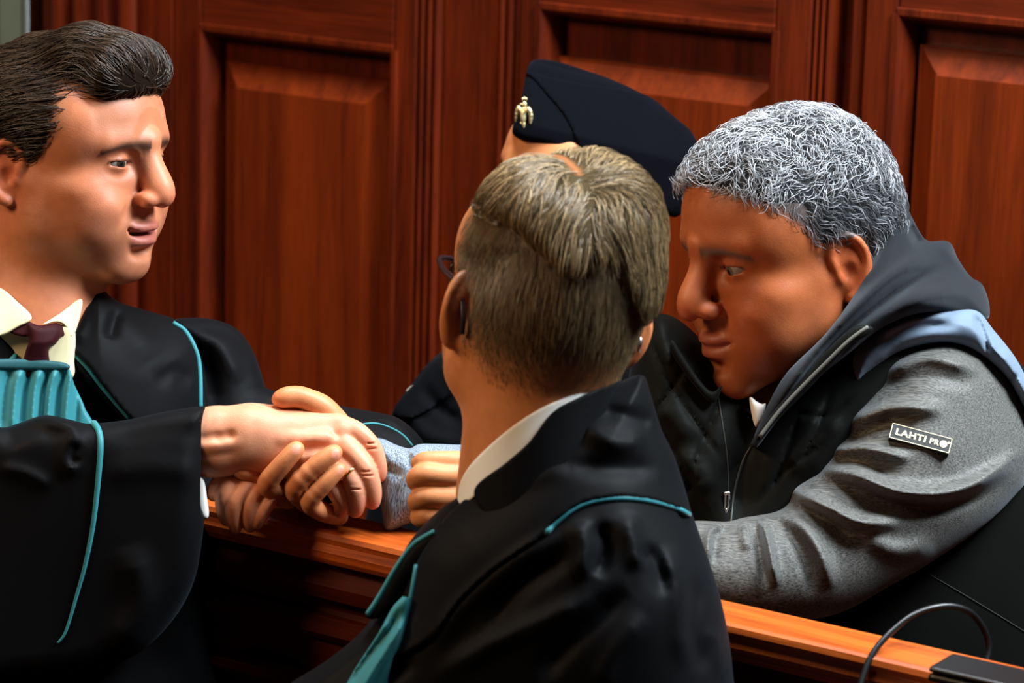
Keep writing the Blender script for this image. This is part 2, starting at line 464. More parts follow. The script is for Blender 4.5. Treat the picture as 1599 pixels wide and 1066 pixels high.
# plain uprights
piece('stile', block(U(229, 60), U(278, 60), 0, TOP, -0.03, 0.012), wood_v, wall)
piece('stile', block(U(690, 250), U(776, 250), 0, TOP, -0.03, 0.004), wood_v, wall)
piece('stile', block(U(1326, 150), U(1345, 150), 0, TOP, -0.03, 0.004), wood_v, wall)
def reeds(x0, x1, n, y, out, mat, parent):
    u0, u1 = U(x0, y), U(x1, y); w = (u1 - u0) / n
    for i in range(n):
        c = u0 + (i + 0.5) * w
        prof = [UD * (w * 0.46 * math.cos(a)) + ND * (out * math.sin(a)) for a in np.linspace(0, math.pi, 9)] + [UD * (-w * 0.46) - ND * 0.03, UD * (w * 0.46) - ND * 0.03]
        bar('reed', prof, wallpt(c, 0, 0.0), wallpt(c, TOP, 0.0), mat, parent)
reeds(656, 690, 3, 250, 0.012, wood_v, wall)
reeds(776, 816, 3, 250, 0.010, wood_v, wall)
reeds(1270, 1300, 3, 150, 0.012, wood_v, wall)
def door_panel(xo0, xi0, xi1, xo1, y, ztop_open, ztop_field, fb, ztop=TOP, gap=0.012):
    """stiles, top rail, mouldings and a raised field; pixel columns xo0 < xi0 < xi1 < xo1 read at row y"""
    a, b, c, d = U(xo0, y), U(xi0, y), U(xi1, y), U(xo1, y)
    piece('stile', block(a, b, 0, ztop, -0.03, 0.012), wood_v, wall)
    piece('stile', block(c, d, 0, ztop, -0.03, 0.012), wood_v, wall)
    piece('rail', block(b, c, ztop_open, ztop, -0.03, 0.012), wood_h, wall)
    piece('rail', block(b, c, 0, 0.35, -0.03, 0.012), wood_h, wall)
    m = 0.014                                               # ovolo round the opening
    def mould(p0, p1, inward):
        prof = [inward * 0.0 - ND * 0.03, inward * m - ND * 0.03, inward * m - ND * 0.012, inward * m * 0.8 + ND * 0.0, inward * m * 0.45 + ND * 0.011, inward * 0.002 + ND * 0.016, -inward * 0.006 + ND * 0.016, -inward * 0.008 + ND * 0.011]
        bar('moulding', prof, p0, p1, wood_v, wall)
    mould(wallpt(b, 0.35, 0), wallpt(b, ztop_open, 0), UD); mould(wallpt(c, ztop_open, 0), wallpt(c, 0.35, 0), -UD)
    mould(wallpt(b, ztop_open, 0), wallpt(c, ztop_open, 0), -ZD)
    g = U(fb[0], y); h = U(fb[1], y)
    V, Q = frustum(g, h, 0.42, ztop_field, -0.03, -0.012); V2, _ = frustum(g + 0.004, h - 0.004, 0.424, ztop_field - 0.004, -0.012, 0.004, 0.03)
    V3, _ = frustum(g + 0.03, h - 0.03, 0.45, ztop_field - 0.03, -0.012, 0.009, 0.004)
    V = np.concatenate([V, V2, V3[4:]])
    Q = [(0, 1, 5, 4), (1, 2, 6, 5), (2, 3, 7, 6), (3, 0, 4, 7), (4, 5, 9, 8), (5, 6, 10, 9), (6, 7, 11, 10), (7, 4, 8, 11),
         (8, 9, 13, 12), (9, 10, 14, 13), (10, 11, 15, 14), (11, 8, 12, 15), (12, 13, 17, 16), (13, 14, 18, 17), (14, 15, 19, 18), (15, 12, 16, 19), (16, 17, 18, 19)]
    piece('raised_panel', (V, Q), wood_f, wall)
door_panel(279, 322, 620, 655, 250, Zp(470, 60), Zp(470, 112), (345, 602))
door_panel(816, 848, 1213, 1269, 150, Zp(1030, 28), Zp(1030, 108), (862, 1206))
door_panel(1346, 1397, 1850, 1900, 250, Zp(1500, 28), Zp(1500, 78), (1420, 1830))
# reeded pilaster and curtain at the far left
pil = link('trim_1', mesh_from('trim_1', *frustum(U(70, 20), U(229, 20), 0, TOP, -0.03, 0.004), smooth=False), wood_v); pil['kind'] = 'structure'
reeds(82, 222, 4, 20, 0.022, wood_v, pil)
mat_curtain = mat_cloth('curtain_cloth', lin(54, 54, 38), 0.85, 0.3)
uu = np.linspace(U(-160, 20), U(56, 20), 90); prof_n = 0.05 + 0.028 * np.sin(np.arange(90) * 0.62) + 0.012 * np.sin(np.arange(90) * 1.7)
V = np.array([wallpt(u, z, n - t) for t in (0, 0.004) for z in (0.05, 1.2, TOP) for u, n in zip(uu, prof_n)]); n3 = 90
Q = []
for L in range(2):
    for r in range(2):
        for i in range(n3 - 1):
            a = L * 3 * n3 + r * n3 + i; q = (a, a + 1, a + 1 + n3, a + n3); Q.append(q if L == 0 else q[::-1])
B2 = 3 * n3
for i in range(n3 - 1): Q += [(i, B2 + i, B2 + i + 1, i + 1), (2 * n3 + i, 2 * n3 + i + 1, B2 + 2 * n3 + i + 1, B2 + 2 * n3 + i)]
for r in range(2): Q += [(r * n3, (r + 1) * n3, B2 + (r + 1) * n3, B2 + r * n3), (r * n3 + n3 - 1, B2 + r * n3 + n3 - 1, B2 + (r + 1) * n3 + n3 - 1, (r + 1) * n3 + n3 - 1)]
cu = thing('curtain', 'olive grey curtain hanging beside the reeded pilaster', 'curtain', wallpt(U(-40, 20), 0.0, 0.05))
link('cloth', mesh_from('cloth', V, Q), mat_curtain, cu)

# ---------------------------------------------------------------- the dock: rail, ledge, boarded front with mouldings
RB = P(1140, 974, 2.76)                                    # on the front top edge of the rail
dock = thing('dock_barrier', 'dark red wooden dock barrier with a polished orange rail', 'barrier', (RB[0] - 0.3, RB[1] + 0.35, 0))
def dockpt(u, n, z): return RB * np.array([1, 1, 0]) + UD * u + ND * n + ZD * (RB[2] + z)
D0, D1 = -1.6, 0.75
def dbar(name, prof, mat, parent=dock, d0=D0, d1=D1):
    bar(name, [ND * a + ZD * b for a, b in prof], dockpt(d0, 0, 0), dockpt(d1, 0, 0), mat, parent)
dbar('handrail', [(-0.052, -0.034), (0.0, -0.034), (0.004, -0.028), (0.006, -0.02), (0.003, -0.012), (0.005, -0.006), (0.003, -0.001), (-0.001, 0.001), (-0.047, 0.004), (-0.052, 0.0)], wood_rail)
dbar('moulding', [(-0.03, -0.075), (-0.008, -0.075), (-0.004, -0.06), (-0.012, -0.045), (-0.008, -0.034), (-0.03, -0.034)], wood_dock)
zb = -RB[2]
dbar('front_board', [(-0.04, zb), (-0.022, zb), (-0.022, -0.034), (-0.04, -0.034)], wood_dock)
def dock_line(px, py):
    r = ray(px, py); q0 = dockpt(0, -0.02, 0); t = ((q0 - MT) @ ND) / (r @ ND); return MT[2] + r[2] * t - RB[2]
for (px, py) in ((505, 972), (400, 1036)):
    z = dock_line(px, py)
    dbar('moulding', [(-0.03, z - 0.012), (-0.006, z - 0.012), (0.0, z - 0.004), (-0.002, z + 0.004), (-0.012, z + 0.01), (-0.03, z + 0.012)], wood_dock)
for k in range(7):
    u0 = D0 + 0.05 + k * 0.335
    V = [dockpt(u0 + a, n, z) for n, zz in ((-0.022, (-0.09, -0.30)), (-0.012, (-0.11, -0.28))) for a, z in ((0.02 if n < -0.02 else 0.04, zz[1]), (0.30 if n < -0.02 else 0.28, zz[1]), (0.30 if n < -0.02 else 0.28, zz[0]), (0.02 if n < -0.02 else 0.04, zz[0]))]
    piece('panel', (np.array(V), [(4, 5, 6, 7), (0, 1, 5, 4), (1, 2, 6, 5), (2, 3, 7, 6), (3, 0, 4, 7)]), wood_dock, dock)
# ---------------------------------------------------------------- people: shared builders
mat_skinm = mat_skin('skin')
mat_hairm = mat_attr('hair', 0.36, 0.6)
mat_scalp = mat_attr('hair_base', 0.9, 0.05)
mat_eyem = mat_attr('eye', 0.18, 0.35)
PI = math.pi

def frame_cols(f, u):
    f = np.array(f, float); f /= np.linalg.norm(f)
    u = np.array(u, float); u -= f * (u @ f); u /= np.linalg.norm(u)
    return np.stack([np.cross(f, u), f, u], 1)              # columns: right, forward, up (camera axes)

class Head:
    """head space: x to the person's right, y forward, z up, metres, origin between the ears at eye height"""
    def __init__(s, px, py, d, f, u, scale=(1, 1, 1)):
        s.R = frame_cols(f, u); s.S = np.array(scale, float)
        s.O = np.array([(px - CX) / F * d, (CY - py) / F * d, -d])
    def world(s, V): return ((np.asarray(V) * s.S) @ s.R.T + s.O) @ M3.T + MT
    def local(s, px, py, d):
        c = np.array([(px - CX) / F * d, (CY - py) / F * d, -d])
        return (s.R.T @ (c - s.O)) / s.S
    def ldir(s, v): 
        return s.R.T @ np.asarray(v, float)

def build_head(neck, h=0.0022, smile=0.0, open_mouth=0.0, nose=1.0, jaw=1.0, brow=1.0, ears=True, neck_r=0.058, cranium=1.0, lids=0.5, fullness=1.0, ear_out=0.42, chin=0.0):
    neck = np.array(neck, float)
    lo = np.minimum([-0.105, -0.135, -0.15], neck - 0.075); hi = np.maximum([0.105, 0.15, 0.14], neck + 0.075)
    S = Field(lo, hi, h)
    S.ell((0, -0.014, 0.032), (0.077, 0.098, 0.088 * cranium))
    S.ell((0, 0.030, 0.036), (0.066, 0.058, 0.062), 0.03)
    S.ell((0, -0.045, -0.01), (0.066, 0.062, 0.06), 0.03)
    S.ell((0, 0.034, -0.040), (0.059 * fullness, 0.053, 0.075), 0.03)
    for x in (-1, 1):
        S.cap((x * 0.054 * jaw, -0.002, -0.03), (x * 0.051 * jaw, 0.006, -0.070), 0.018, 0.018, 0.03)
        S.cap((x * 0.051 * jaw, 0.006, -0.070), (x * 0.014, 0.074 - chin, -0.108), 0.018, 0.015, 0.025)
        S.ell((x * 0.049, 0.020, -0.045), (0.018, 0.036, 0.036), 0.02)
        S.ell((x * 0.046, 0.050, -0.030), (0.023, 0.024, 0.019), 0.02)
        S.ell((x * 0.036, 0.054, -0.062), (0.026 * fullness, 0.028, 0.03), 0.02)
        S.cap((x * 0.002, 0.086, 0.022), (x * 0.044, 0.070, 0.021), 0.010 * brow, 0.009 * brow, 0.016)
        S.ell((x * 0.058, 0.034, 0.03), (0.012, 0.028, 0.028), 0.02)
    S.ell((0, 0.080 - chin, -0.106), (0.021, 0.016, 0.016), 0.02)
    S.ell((0, 0.0685 - 0.6 * chin, -0.075), (0.031, 0.026, 0.026), 0.02)              # muzzle
    # eye sockets, eyeballs covered with lids
    for x in (-1, 1):
        S.ell((x * 0.031, 0.095, 0.000), (0.019, 0.020, 0.0125), 0.012, 's')
        S.ell((x * 0.0315, 0.0705, 0.0005), (0.0145, 0.0142, 0.0135), 0.005)
    # nose
    S.chain([(0, 0.086, 0.012, 0.0085), (0, 0.094, -0.006, 0.0085 ), (0, 0.094 + 0.010 * nose, -0.020, 0.0095), (0, 0.094 + 0.0165 * nose, -0.0335, 0.0108)], 0.010, sm=3)
    for x in (-1, 1):
        S.ell((x * 0.0140, 0.0965 + 0.002 * nose, -0.0365), (0.0086, 0.0120, 0.0084), 0.005)
        S.chain([(x * 0.0215, 0.0965, -0.028, 0.0006), (x * 0.0245, 0.0925, -0.036, 0.0008), (x * 0.0215, 0.0945, -0.045, 0.0006)], 0.0035, 's', sm=3)
        S.ell((x * 0.0062, 0.1025 + 0.004 * nose, -0.0455), (0.0036, 0.0065, 0.0055), 0.003, 's')
        # smile folds
        if smile > 0: 
            S.ell((x * 0.040, 0.064, -0.045), (0.017, 0.018, 0.014), 0.014)
            S.chain([(x * 0.0225, 0.0945, -0.038, 0.0008), (x * 0.030, 0.0905, -0.050, 0.0012), (x * 0.038, 0.092, -0.068, 0.0004)], 0.009 * smile, 's', sm=3)
    S.ell((0, 0.1015 - 0.5 * chin, -0.054), (0.004, 0.004, 0.008), 0.005, 's')       # philtrum
    # mouth
    mz = -0.071; w = 0.024 + 0.006 * smile; cz = mz + 0.0095 * smile; cy = 0.0015 * smile
    up = [(-w, 0.0795 - cy, cz + 0.001, 0.0025), (-w * 0.5, 0.0925, mz + 0.0045, 0.0048), (0, 0.0965, mz + 0.0046, 0.0052), (w * 0.5, 0.0925, mz + 0.0045, 0.0048), (w, 0.0795 - cy, cz + 0.001, 0.0025)]
    lw = [(-w, 0.0785 - cy, cz - 0.001, 0.0025), (-w * 0.5, 0.090, mz - 0.0075 - 0.003 * open_mouth, 0.0055), (0, 0.0935, mz - 0.0085 - 0.004 * open_mouth, 0.0066), (w * 0.5, 0.090, mz - 0.0075 - 0.003 * open_mouth, 0.0055), (w, 0.0785 - cy, cz - 0.001, 0.0025)]
    up, lw = [[(a, b - 0.5 * chin, c, r) for a, b, c, r in q] for q in (up, lw)]
    S.chain(up, 0.004, sm=4); S.chain(lw, 0.004, sm=4)
    gap = [(-w * 1.04, 0.084 - cy, cz, 0.0010), (-w * 0.5, 0.0975, mz - 0.0014 - 0.001 * open_mouth, 0.0016 + 0.0014 * open_mouth), (0, 0.1025, mz - 0.0016 - 0.0015 * open_mouth, 0.0018 + 0.0024 * open_mouth), (w * 0.5, 0.0975, mz - 0.0014 - 0.001 * open_mouth, 0.0016 + 0.0014 * open_mouth), (w * 1.04, 0.084 - cy, cz, 0.0010)]
    gap = [(a, b - 0.5 * chin, c, r) for a, b, c, r in gap]
    S.lips = (up, lw)
    S.chain(gap, 0.003, 's', sm=4)
    if open_mouth > 0: S.ell((0, 0.086 - 0.5 * chin, mz - 0.002), (w * 0.8, 0.014, 0.0035 * open_mouth + 0.001), 0.002, 's')
    S.ell((0, 0.0965 - 0.7 * chin, -0.0925), (0.018, 0.008, 0.006), 0.008, 's')      # fold under the lip
    # lids: open slit
    for x in (-1, 1):
        S.ell((x * 0.0315, 0.0840, -0.0005), (0.0152, 0.0170, 0.0024 + 0.0040 * lids), 0.0015, 's', rot=Matrix.Rotation(-x * 0.06, 3, 'Y'))
        S.chain([(x * 0.019, 0.0845, 0.0085, 0.0008), (x * 0.031, 0.0880, 0.0115, 0.0010), (x * 0.044, 0.0790, 0.0065, 0.0008)], 0.003, 's', sm=3)
    if ears:
        for x in (-1, 1):
            c = np.array([x * 0.079, -0.016, -0.017]); rot = Matrix.Rotation(x * ear_out, 3, 'Z') @ Matrix.Rotation(-0.16, 3, 'X')
            rm = np.array(rot)
            E = lambda y, z, xo=0: tuple(c + rm @ np.array([x * xo, y, z]))
            S.ell(c, (0.0065, 0.0165, 0.031), 0.006, rot=rm)
            S.cap(E(0.010, -0.004, -0.010), E(0.006, -0.02, -0.010), 0.011, 0.009, 0.008)
            helix = [(0.010, -0.002), (0.014, 0.014), (0.008, 0.028), (-0.006, 0.031), (-0.016, 0.020), (-0.018, 0.004), (-0.012, -0.012), (-0.003, -0.024), (0.006, -0.028)]
            S.chain([E(y, z, 0.0045) + (0.0036 if i < 6 else 0.0050,) for i, (y, z) in enumerate(helix)], 0.003, sm=3)
            S.ell(E(0.002, -0.003, 0.010), (0.0075, 0.0090, 0.012), 0.003, 's', rot=rm)
            S.ell(E(-0.002, 0.016, 0.009), (0.0035, 0.008, 0.008), 0.004, 's', rot=rm)
            S.ell(E(0.0115, -0.005, 0.004), (0.004, 0.004, 0.006), 0.003, rot=rm)
    # neck
    S.cap((0, -0.030, -0.055), tuple(neck), neck_r * 0.95, neck_r * 1.05, 0.028)
    S.cap((0, -0.012, -0.085), tuple(neck + np.array([0, 0.02, 0])), neck_r * 0.6, neck_r * 0.8, 0.03)
    return S

def blob(V, c, r, pw=1.0):
    q = (((V - np.array(c)) / np.array(r)) ** 2).sum(1)
    return np.exp(-q * pw)
def face_color(V, base, lips, cheek=0.4, stubble=0.0, stub_col=(0.05, 0.03, 0.02), brows=None, smile=0.0, path=None):
    C = np.tile(np.array(base, float), (len(V), 1))
    def mixin(w, c): 
        C[:] = C * (1 - w[:, None]) + np.array(c) * w[:, None]
    red = np.array(base) * np.array([1.12, 0.66, 0.58])
    for x in (-1, 1):
        mixin(cheek * blob(V, (x * 0.042, 0.06, -0.042), (0.024, 0.03, 0.022)), red)
        mixin(0.55 * blob(V, (x * 0.084, -0.016, -0.017), (0.012, 0.024, 0.036)), red)
        mixin(0.5 * blob(V, (x * 0.031, 0.08, 0.000), (0.020, 0.02, 0.011)), np.array(base) * np.array([0.62, 0.46, 0.42]))  # sockets darkened in the skin colour, painted lid shading
    mixin(0.45 * blob(V, (0, 0.108, -0.038), (0.016, 0.02, 0.014)), red)
    if stubble > 0:
        w = np.clip((-0.035 - V[:, 2]) / 0.03, 0, 1) * np.clip((V[:, 1] + 0.005) / 0.03, 0, 1) * np.clip((V[:, 2] + 0.14) / 0.03, 0, 1)
        w = np.maximum(w * np.clip((np.abs(V[:, 0]) * 0.9 - V[:, 2] - 0.06) / 0.02, 0, 1), 0.8 * blob(V, (0, 0.096, -0.057), (0.026, 0.02, 0.008)))
        mixin(stubble * w, stub_col)
    if path is not None:
        lw = np.full(len(V), -1.0)
        for ch in path:
            p = smooth_closed(np.array(ch), 4, closed=False)
            for i in range(len(p) - 1):
                e = p[i + 1, :3] - p[i, :3]; t = np.clip((V - p[i, :3]) @ e / (e @ e), 0, 1)
                d = np.linalg.norm(V - p[i, :3] - t[:, None] * e, axis=1); r = p[i, 3] + t * (p[i + 1, 3] - p[i, 3])
                lw = np.maximum(lw, 1 - (d - r - 0.0010) / 0.0014)
        mixin(0.85 * np.clip(lw, 0, 1), lips)
    if brows is not None:
        for x in (-1, 1):
            t = np.clip((np.abs(V[:, 0]) - 0.012) / 0.042, 0, 1)
            zb = 0.0175 + 0.0065 * np.sin(t * PI * 0.8) - 0.010 * t
            ok = (V[:, 0] * x > 0.009) & (V[:, 0] * x < 0.056) & (V[:, 1] > 0.04)
            mixin(ok * 0.92 * np.exp(-((V[:, 2] - zb) / (0.0072 - 0.0034 * t)) ** 2), brows)
    for x in (-1, 1):                                         # lash line
        zl = 0.0030 - 0.0016 * ((V[:, 0] * x - 0.0315) / 0.014) ** 2
        ok = (np.abs(V[:, 0] * x - 0.0315) < 0.0155) & (V[:, 1] > 0.066)
        mixin(ok * 0.9 * np.exp(-((V[:, 2] - zl) / 0.0017) ** 2), (0.02, 0.012, 0.01))
    return C

def eyeballs(H, parent, look=(0, 1, 0), iris=(0.10, 0.07, 0.04)):
    for x in (-1, 1):
        c = np.array([x * 0.0315, 0.0705, 0.0005]); n = 24; V = []; 
        d = np.array(look, float) + np.array([0, 0, 0]); d /= np.linalg.norm(d)
        for i in range(n + 1):
            for j in range(32):
                a = PI * i / n; b = 2 * PI * j / 32
                V.append((math.sin(a) * math.cos(b), math.cos(a), math.sin(a) * math.sin(b)))
        V = np.array(V); Q = [(i * 32 + j, (i + 1) * 32 + j, (i + 1) * 32 + (j + 1) % 32, i * 32 + (j + 1) % 32) for i in range(n) for j in range(32)]
        ang = np.arccos(np.clip(V @ np.array([0, 1, 0]), -1, 1))
        rot = np.array(Vector((0, 1, 0)).rotation_difference(Vector(d)).to_matrix())
        C = np.tile([0.27, 0.23, 0.21], (len(V), 1)); C[ang < 0.50] = iris; C[ang < 0.2] = (0.004, 0.004, 0.004)
        link('eye', mesh_from('eye', H.world(c + 0.0128 * (V @ rot.T)), Q, True, C), mat_eyem, parent)

def trace(S, seeds, dirfn, steps, step, lift, jitter=0.0, rng=R_):
    p = np.array(seeds, float); out = [p.copy()]
    N = len(p); lf = np.broadcast_to(lift, (N,)) if np.ndim(lift) < 2 else lift
    w = rng.normal(0, 1, (N, 3)) * jitter
    for i in range(steps):
        n = S.grad(p); d = dirfn(p) + w
        d -= n * (d * n).sum(1, keepdims=True); d /= np.linalg.norm(d, axis=1, keepdims=True) + 1e-9
        p = p + d * np.reshape(step, (-1, 1) if np.ndim(step) else ())
        L = lf * math.sin(PI * (0.12 + 0.75 * (i + 1) / steps))
        p = p - S.grad(p) * (S.sample(p) - L)[:, None] * 0.8
        out.append(p.copy())
    return np.stack(out, 1)

def loft_skirt(rings):
    """rings: (x, y, z, rx, ry, rot) ellipses in world space from top to bottom"""
    n = 40; V = []
    for x, y, z, rx, ry, rot, wav in rings:
        for j in range(n):
            a = 2 * PI * j / n; k = 1 + wav * math.sin(9 * a + x)
            ex, ey = rx * k * math.cos(a), ry * k * math.sin(a)
            V.append((x + ex * math.cos(rot) - ey * math.sin(rot), y + ex * math.sin(rot) + ey * math.cos(rot), z))
    Q = [(i * n + j, (i + 1) * n + j, (i + 1) * n + (j + 1) % n, i * n + (j + 1) % n) for i in range(len(rings) - 1) for j in range(n)]
    Q += [tuple(range(n)), tuple(range((len(rings) - 1) * n, len(rings) * n))[::-1]]
    return np.array(V), Q
def shoes(parent, cx, cy, rot, mat, w=0.11):
    for s in (-1, 1):
        S = Field((-0.06, -0.12, -0.01), (0.06, 0.22, 0.13), 0.006)
        S.ell((0, 0.10, 0.03), (0.045, 0.10, 0.035)); S.ell((0, -0.03, 0.045), (0.036, 0.06, 0.05), 0.03); S.cap((0, -0.04, 0.05), (0, -0.04, 0.12), 0.036, 0.04, 0.02)
        Y, X = np.cos(rot), np.sin(rot)
        V, Q = S.mesh(); V[:, 2] = np.maximum(V[:, 2], 0.0); 
        x = V[:, 0] + s * w; y = V[:, 1]
        W = np.stack([cx + x * math.cos(rot) - y * math.sin(rot), cy + x * math.sin(rot) + y * math.cos(rot), V[:, 2]], 1)
        link('shoe', mesh_from('shoe', W, Q), mat, parent)

def bvh_of(objs):
    Vs, Fs, n = [], [], 0
    for o in objs:
        me = o.data
        Vs += [tuple(v.co) for v in me.vertices]; Fs += [tuple(i + n for i in p.vertices) for p in me.polygons]; n = len(Vs)
    return BVHTree.FromPolygons(Vs, Fs)
def hit(bvh, px, py):
    r = ray(px, py); h = bvh.ray_cast(Vector(MT), Vector(r))
    return None if h[0] is None else np.array(h[0])
def project(bvh, pts, n=8, lift=0.0, closed=False):
    out = []; last = None
    for x, y in smooth_closed(pts, n, closed=closed):
        h = hit(bvh, x, y)
        if h is None: continue
        q = h - ray(x, y) * lift
        out.append(q)
    return np.array(out)
def piping(name, bvh, pts, px_r, d, mat, parent, n=8, lift=0.3, taper=1.0):
    p = project(bvh, pts, n, lift * px_r * d / F)
    if len(p) < 3: print('piping misses', name, pts[0]); return None
    if len(p) > 4:
        for _ in range(2): p[1:-1] = 0.25 * p[:-2] + 0.5 * p[1:-1] + 0.25 * p[2:]
    V, Q = tube(p, px_r * d / F * np.linspace(1, taper, len(p)), 8)
    return link(name, mesh_from(name, V, Q), mat, parent)
def field_obj(name, S, d0, mat, parent, smooth=1, extra=None, one=False):
    V, Q = S.mesh(smooth)
    if one: V, Q = biggest(V, Q)
    V = px_world(V, d0)
    if extra is not None:
        V, Q, _ = join([(V, Q), extra])
    return link(name, mesh_from(name, V, Q), mat, parent)
def folds(items):
    """front-surface displacement in px: items (polyline, amplitude, half width); positive swells towards the camera"""
    pre = [(smooth_closed(p, 6, closed=False), a, w) for p, a, w in items]
    def f(X, Y):
        o = np.zeros(X.shape)
        for p, a, w in pre:
            x0, y0 = p.min(0) - 3 * w; x1, y1 = p.max(0) + 3 * w
            m = (X >= x0) & (X <= x1) & (Y >= y0) & (Y <= y1)
            if not m.any(): continue
            x, y = X[m], Y[m]; best = np.full(x.shape, 1e9); bt = np.zeros(x.shape)
            n = len(p) - 1
            for i in range(n):
                e = p[i + 1] - p[i]; t = np.clip(((x - p[i, 0]) * e[0] + (y - p[i, 1]) * e[1]) / (e @ e + 1e-9), 0, 1)
                d = (x - p[i, 0] - t * e[0]) ** 2 + (y - p[i, 1] - t * e[1]) ** 2
                k = d < best; best = np.where(k, d, best); bt = np.where(k, (i + t) / n, bt)
            o[m] += a * np.exp(-best / (w * w)) * np.clip(np.sin(PI * np.clip(bt, 0.0, 1.0)) * 1.6 + 0.08, 0, 1)
        return o
    return f
def shell_patch(base, poly, t, sub=2.0, r=3.0, front_only=True):
    """a layer of thickness t lying over the field base inside the outline poly"""
    S = Field(base.lo, base.lo + (base.n - 1) * base.h, base.h)
    X, Y = np.meshgrid(S.ax[0], S.ax[1], indexing='ij')
    sd = poly_sd(smooth_closed(poly, 6), X, Y)[:, :, None].astype(np.float32)
    a = smax(base.f - t, sd, r)
    S.f = np.maximum(a, -(base.f + sub)).astype(np.float32)
    return S

mat_robe = mat_cloth('black_wool', lin(7, 7, 8), 0.58, 0.03, (0.7, 0.85, 1.0), 1600, 0.2, 0.075, lin(8, 8, 10))
mat_teal = mat_cloth('teal_satin', lin(34, 112, 120), 0.5, 0.15, (0.8, 1, 1), 1500, 0.2, 0.3, lin(50, 132, 140))
mat_cream = mat_cloth('cream_shirt', lin(232, 218, 168), 0.75, 0.1, (1, 1, 1), 1800, 0.15, 0.3, lin(236, 224, 178))
mat_white = mat_cloth('white_shirt', lin(236, 234, 226), 0.75, 0.1, (1, 1, 1), 1800, 0.15, 0.3, lin(240, 238, 232))
mat_tie = mat_cloth('maroon_tie', lin(44, 8, 14), 0.6, 0.05, (1, 0.6, 0.7), 1800, 0.25, 0.12, lin(54, 11, 18))
mat_shoe = mat_plain('black_leather', (0.012, 0.012, 0.012), 0.3)
mat_gold = mat_plain('gold', (0.83, 0.52, 0.18), 0.22, 1.0)
# ================================================================ person 1: lawyer on the left
L = thing('person', 'smiling young man in black robe and maroon tie reaching into the handshake', 'person', (P(60, 600, 3.14)[0], P(60, 600, 3.14)[1], 0))
DL = 3.10
HL = Head(108, 238, DL, (0.875, -0.13, 0.44), (0.13, 0.965, 0.20), (1.04, 1.10, 1.0))
neck = HL.local(40, 530, DL + 0.02)
S = build_head(neck, 0.0018, smile=1.0, open_mouth=0.45, nose=0.72, chin=0.010, jaw=1.04, lids=0.05, neck_r=0.064, fullness=1.08, cranium=0.94)
V, Q = S.mesh(1)
skinL = np.array(lin(194, 122, 86)); hairc = np.array(lin(50, 37, 27))
C = face_color(V, skinL, lin(158, 84, 78), 0.35, 0.22, lin(120, 84, 66), brows=lin(34, 22, 16), smile=1.0, path=S.lips)
# hair: combed-back volume and strands lying over it
G = Field((-0.10, -0.14, -0.06), (0.10, 0.13, 0.18), 0.003)
G.ell((0, -0.020, 0.032), (0.085, 0.102, 0.081)); G.ell((0, 0.012, 0.032), (0.078, 0.072, 0.066), 0.01)
G.ell((0, -0.050, 0.01), (0.075, 0.070, 0.06), 0.02)
G.chain([(0.02, 0.060, 0.090, 0.031), (0.02, 0.03, 0.101, 0.029), (0.01, -0.02, 0.092, 0.026)], 0.02)
G.chain([(-0.02, 0.060, 0.090, 0.031), (-0.02, 0.03, 0.099, 0.028)], 0.02)
G.ell((0.015, 0.070, 0.092), (0.045, 0.022, 0.034), 0.012)
Gx = G.ax[0][:, None, None]; Gy = G.ax[1][None, :, None]; Gz = G.ax[2][None, None, :]
fr = 0.068 - np.clip((0.058 - Gz) * 0.95, 0, 0.066) + np.where(Gz > 0.062, (Gz - 0.062) * 2.6, 0)
cut = np.maximum((Gy - fr) * 0.75, (-0.012 - Gz - 0.9 * np.clip(-Gy - 0.03, -0.0, 0.06)))
G.f = smax(G.f, (cut + 0 * Gx).astype(np.float32), 0.008)
Vh, Qh = G.mesh(1)
mk = np.clip((0.0055 - G.sample(V)) / 0.007, 0, 1) * np.clip((0.072 - np.abs(V[:, 0]) + 0.012 * (V[:, 2] > 0.012)) / 0.004 + (V[:, 1] > 0.002), 0, 1); C = C * (1 - 0.9 * mk[:, None]) + hairc * 0.9 * mk[:, None]
headL = (HL.world(V), Q, C)
hb = link('hair', mesh_from('hair', HL.world(Vh), Qh, True, np.tile(hairc * 0.35, (len(Vh), 1))), mat_scalp, L)
rng = np.random.default_rng(3)
def hdirL(p):
    top = np.clip((p[:, 2] - 0.055) / 0.04, 0, 1)
    d = np.stack([p[:, 0] * 2.0, -np.ones(len(p)), -0.35 + 0.9 * top * np.clip((p[:, 1] - 0.03) / 0.03, 0, 1)], -1)
    d += 0.22 * np.stack([np.sin(60 * p[:, 1] + 80 * p[:, 2]), 0 * p[:, 0], np.sin(75 * p[:, 0] + 40 * p[:, 1])], -1)
    return d
keep = np.where((Vh[:, 2] > -0.02))[0]; sd = Vh[rng.choice(keep, 6500)] + rng.normal(0, 0.001, (6500, 3))
T = trace(G, sd, hdirL, 9, 0.0055 + 0.003 * rng.random(6500), 0.0006 + 0.0050 * rng.random(6500) ** 2, 0.16, rng)
tone = (0.4 + 1.9 * rng.random((6500, 1)) ** 2); cs = hairc * tone * np.array([1, 0.95, 0.9])
Vs, Qs, Cs = strands_mesh(HL.world(T.reshape(-1, 3)).reshape(T.shape), 0.00042, 0.00012, cs)
o = link('hair_strands', mesh_from('hair_strands', Vs, Qs, True, Cs), mat_hairm, hb); o['kind'] = 'stuff'
eyeballs(HL, L, (0.26, 1, -0.05), (0.035, 0.022, 0.014))
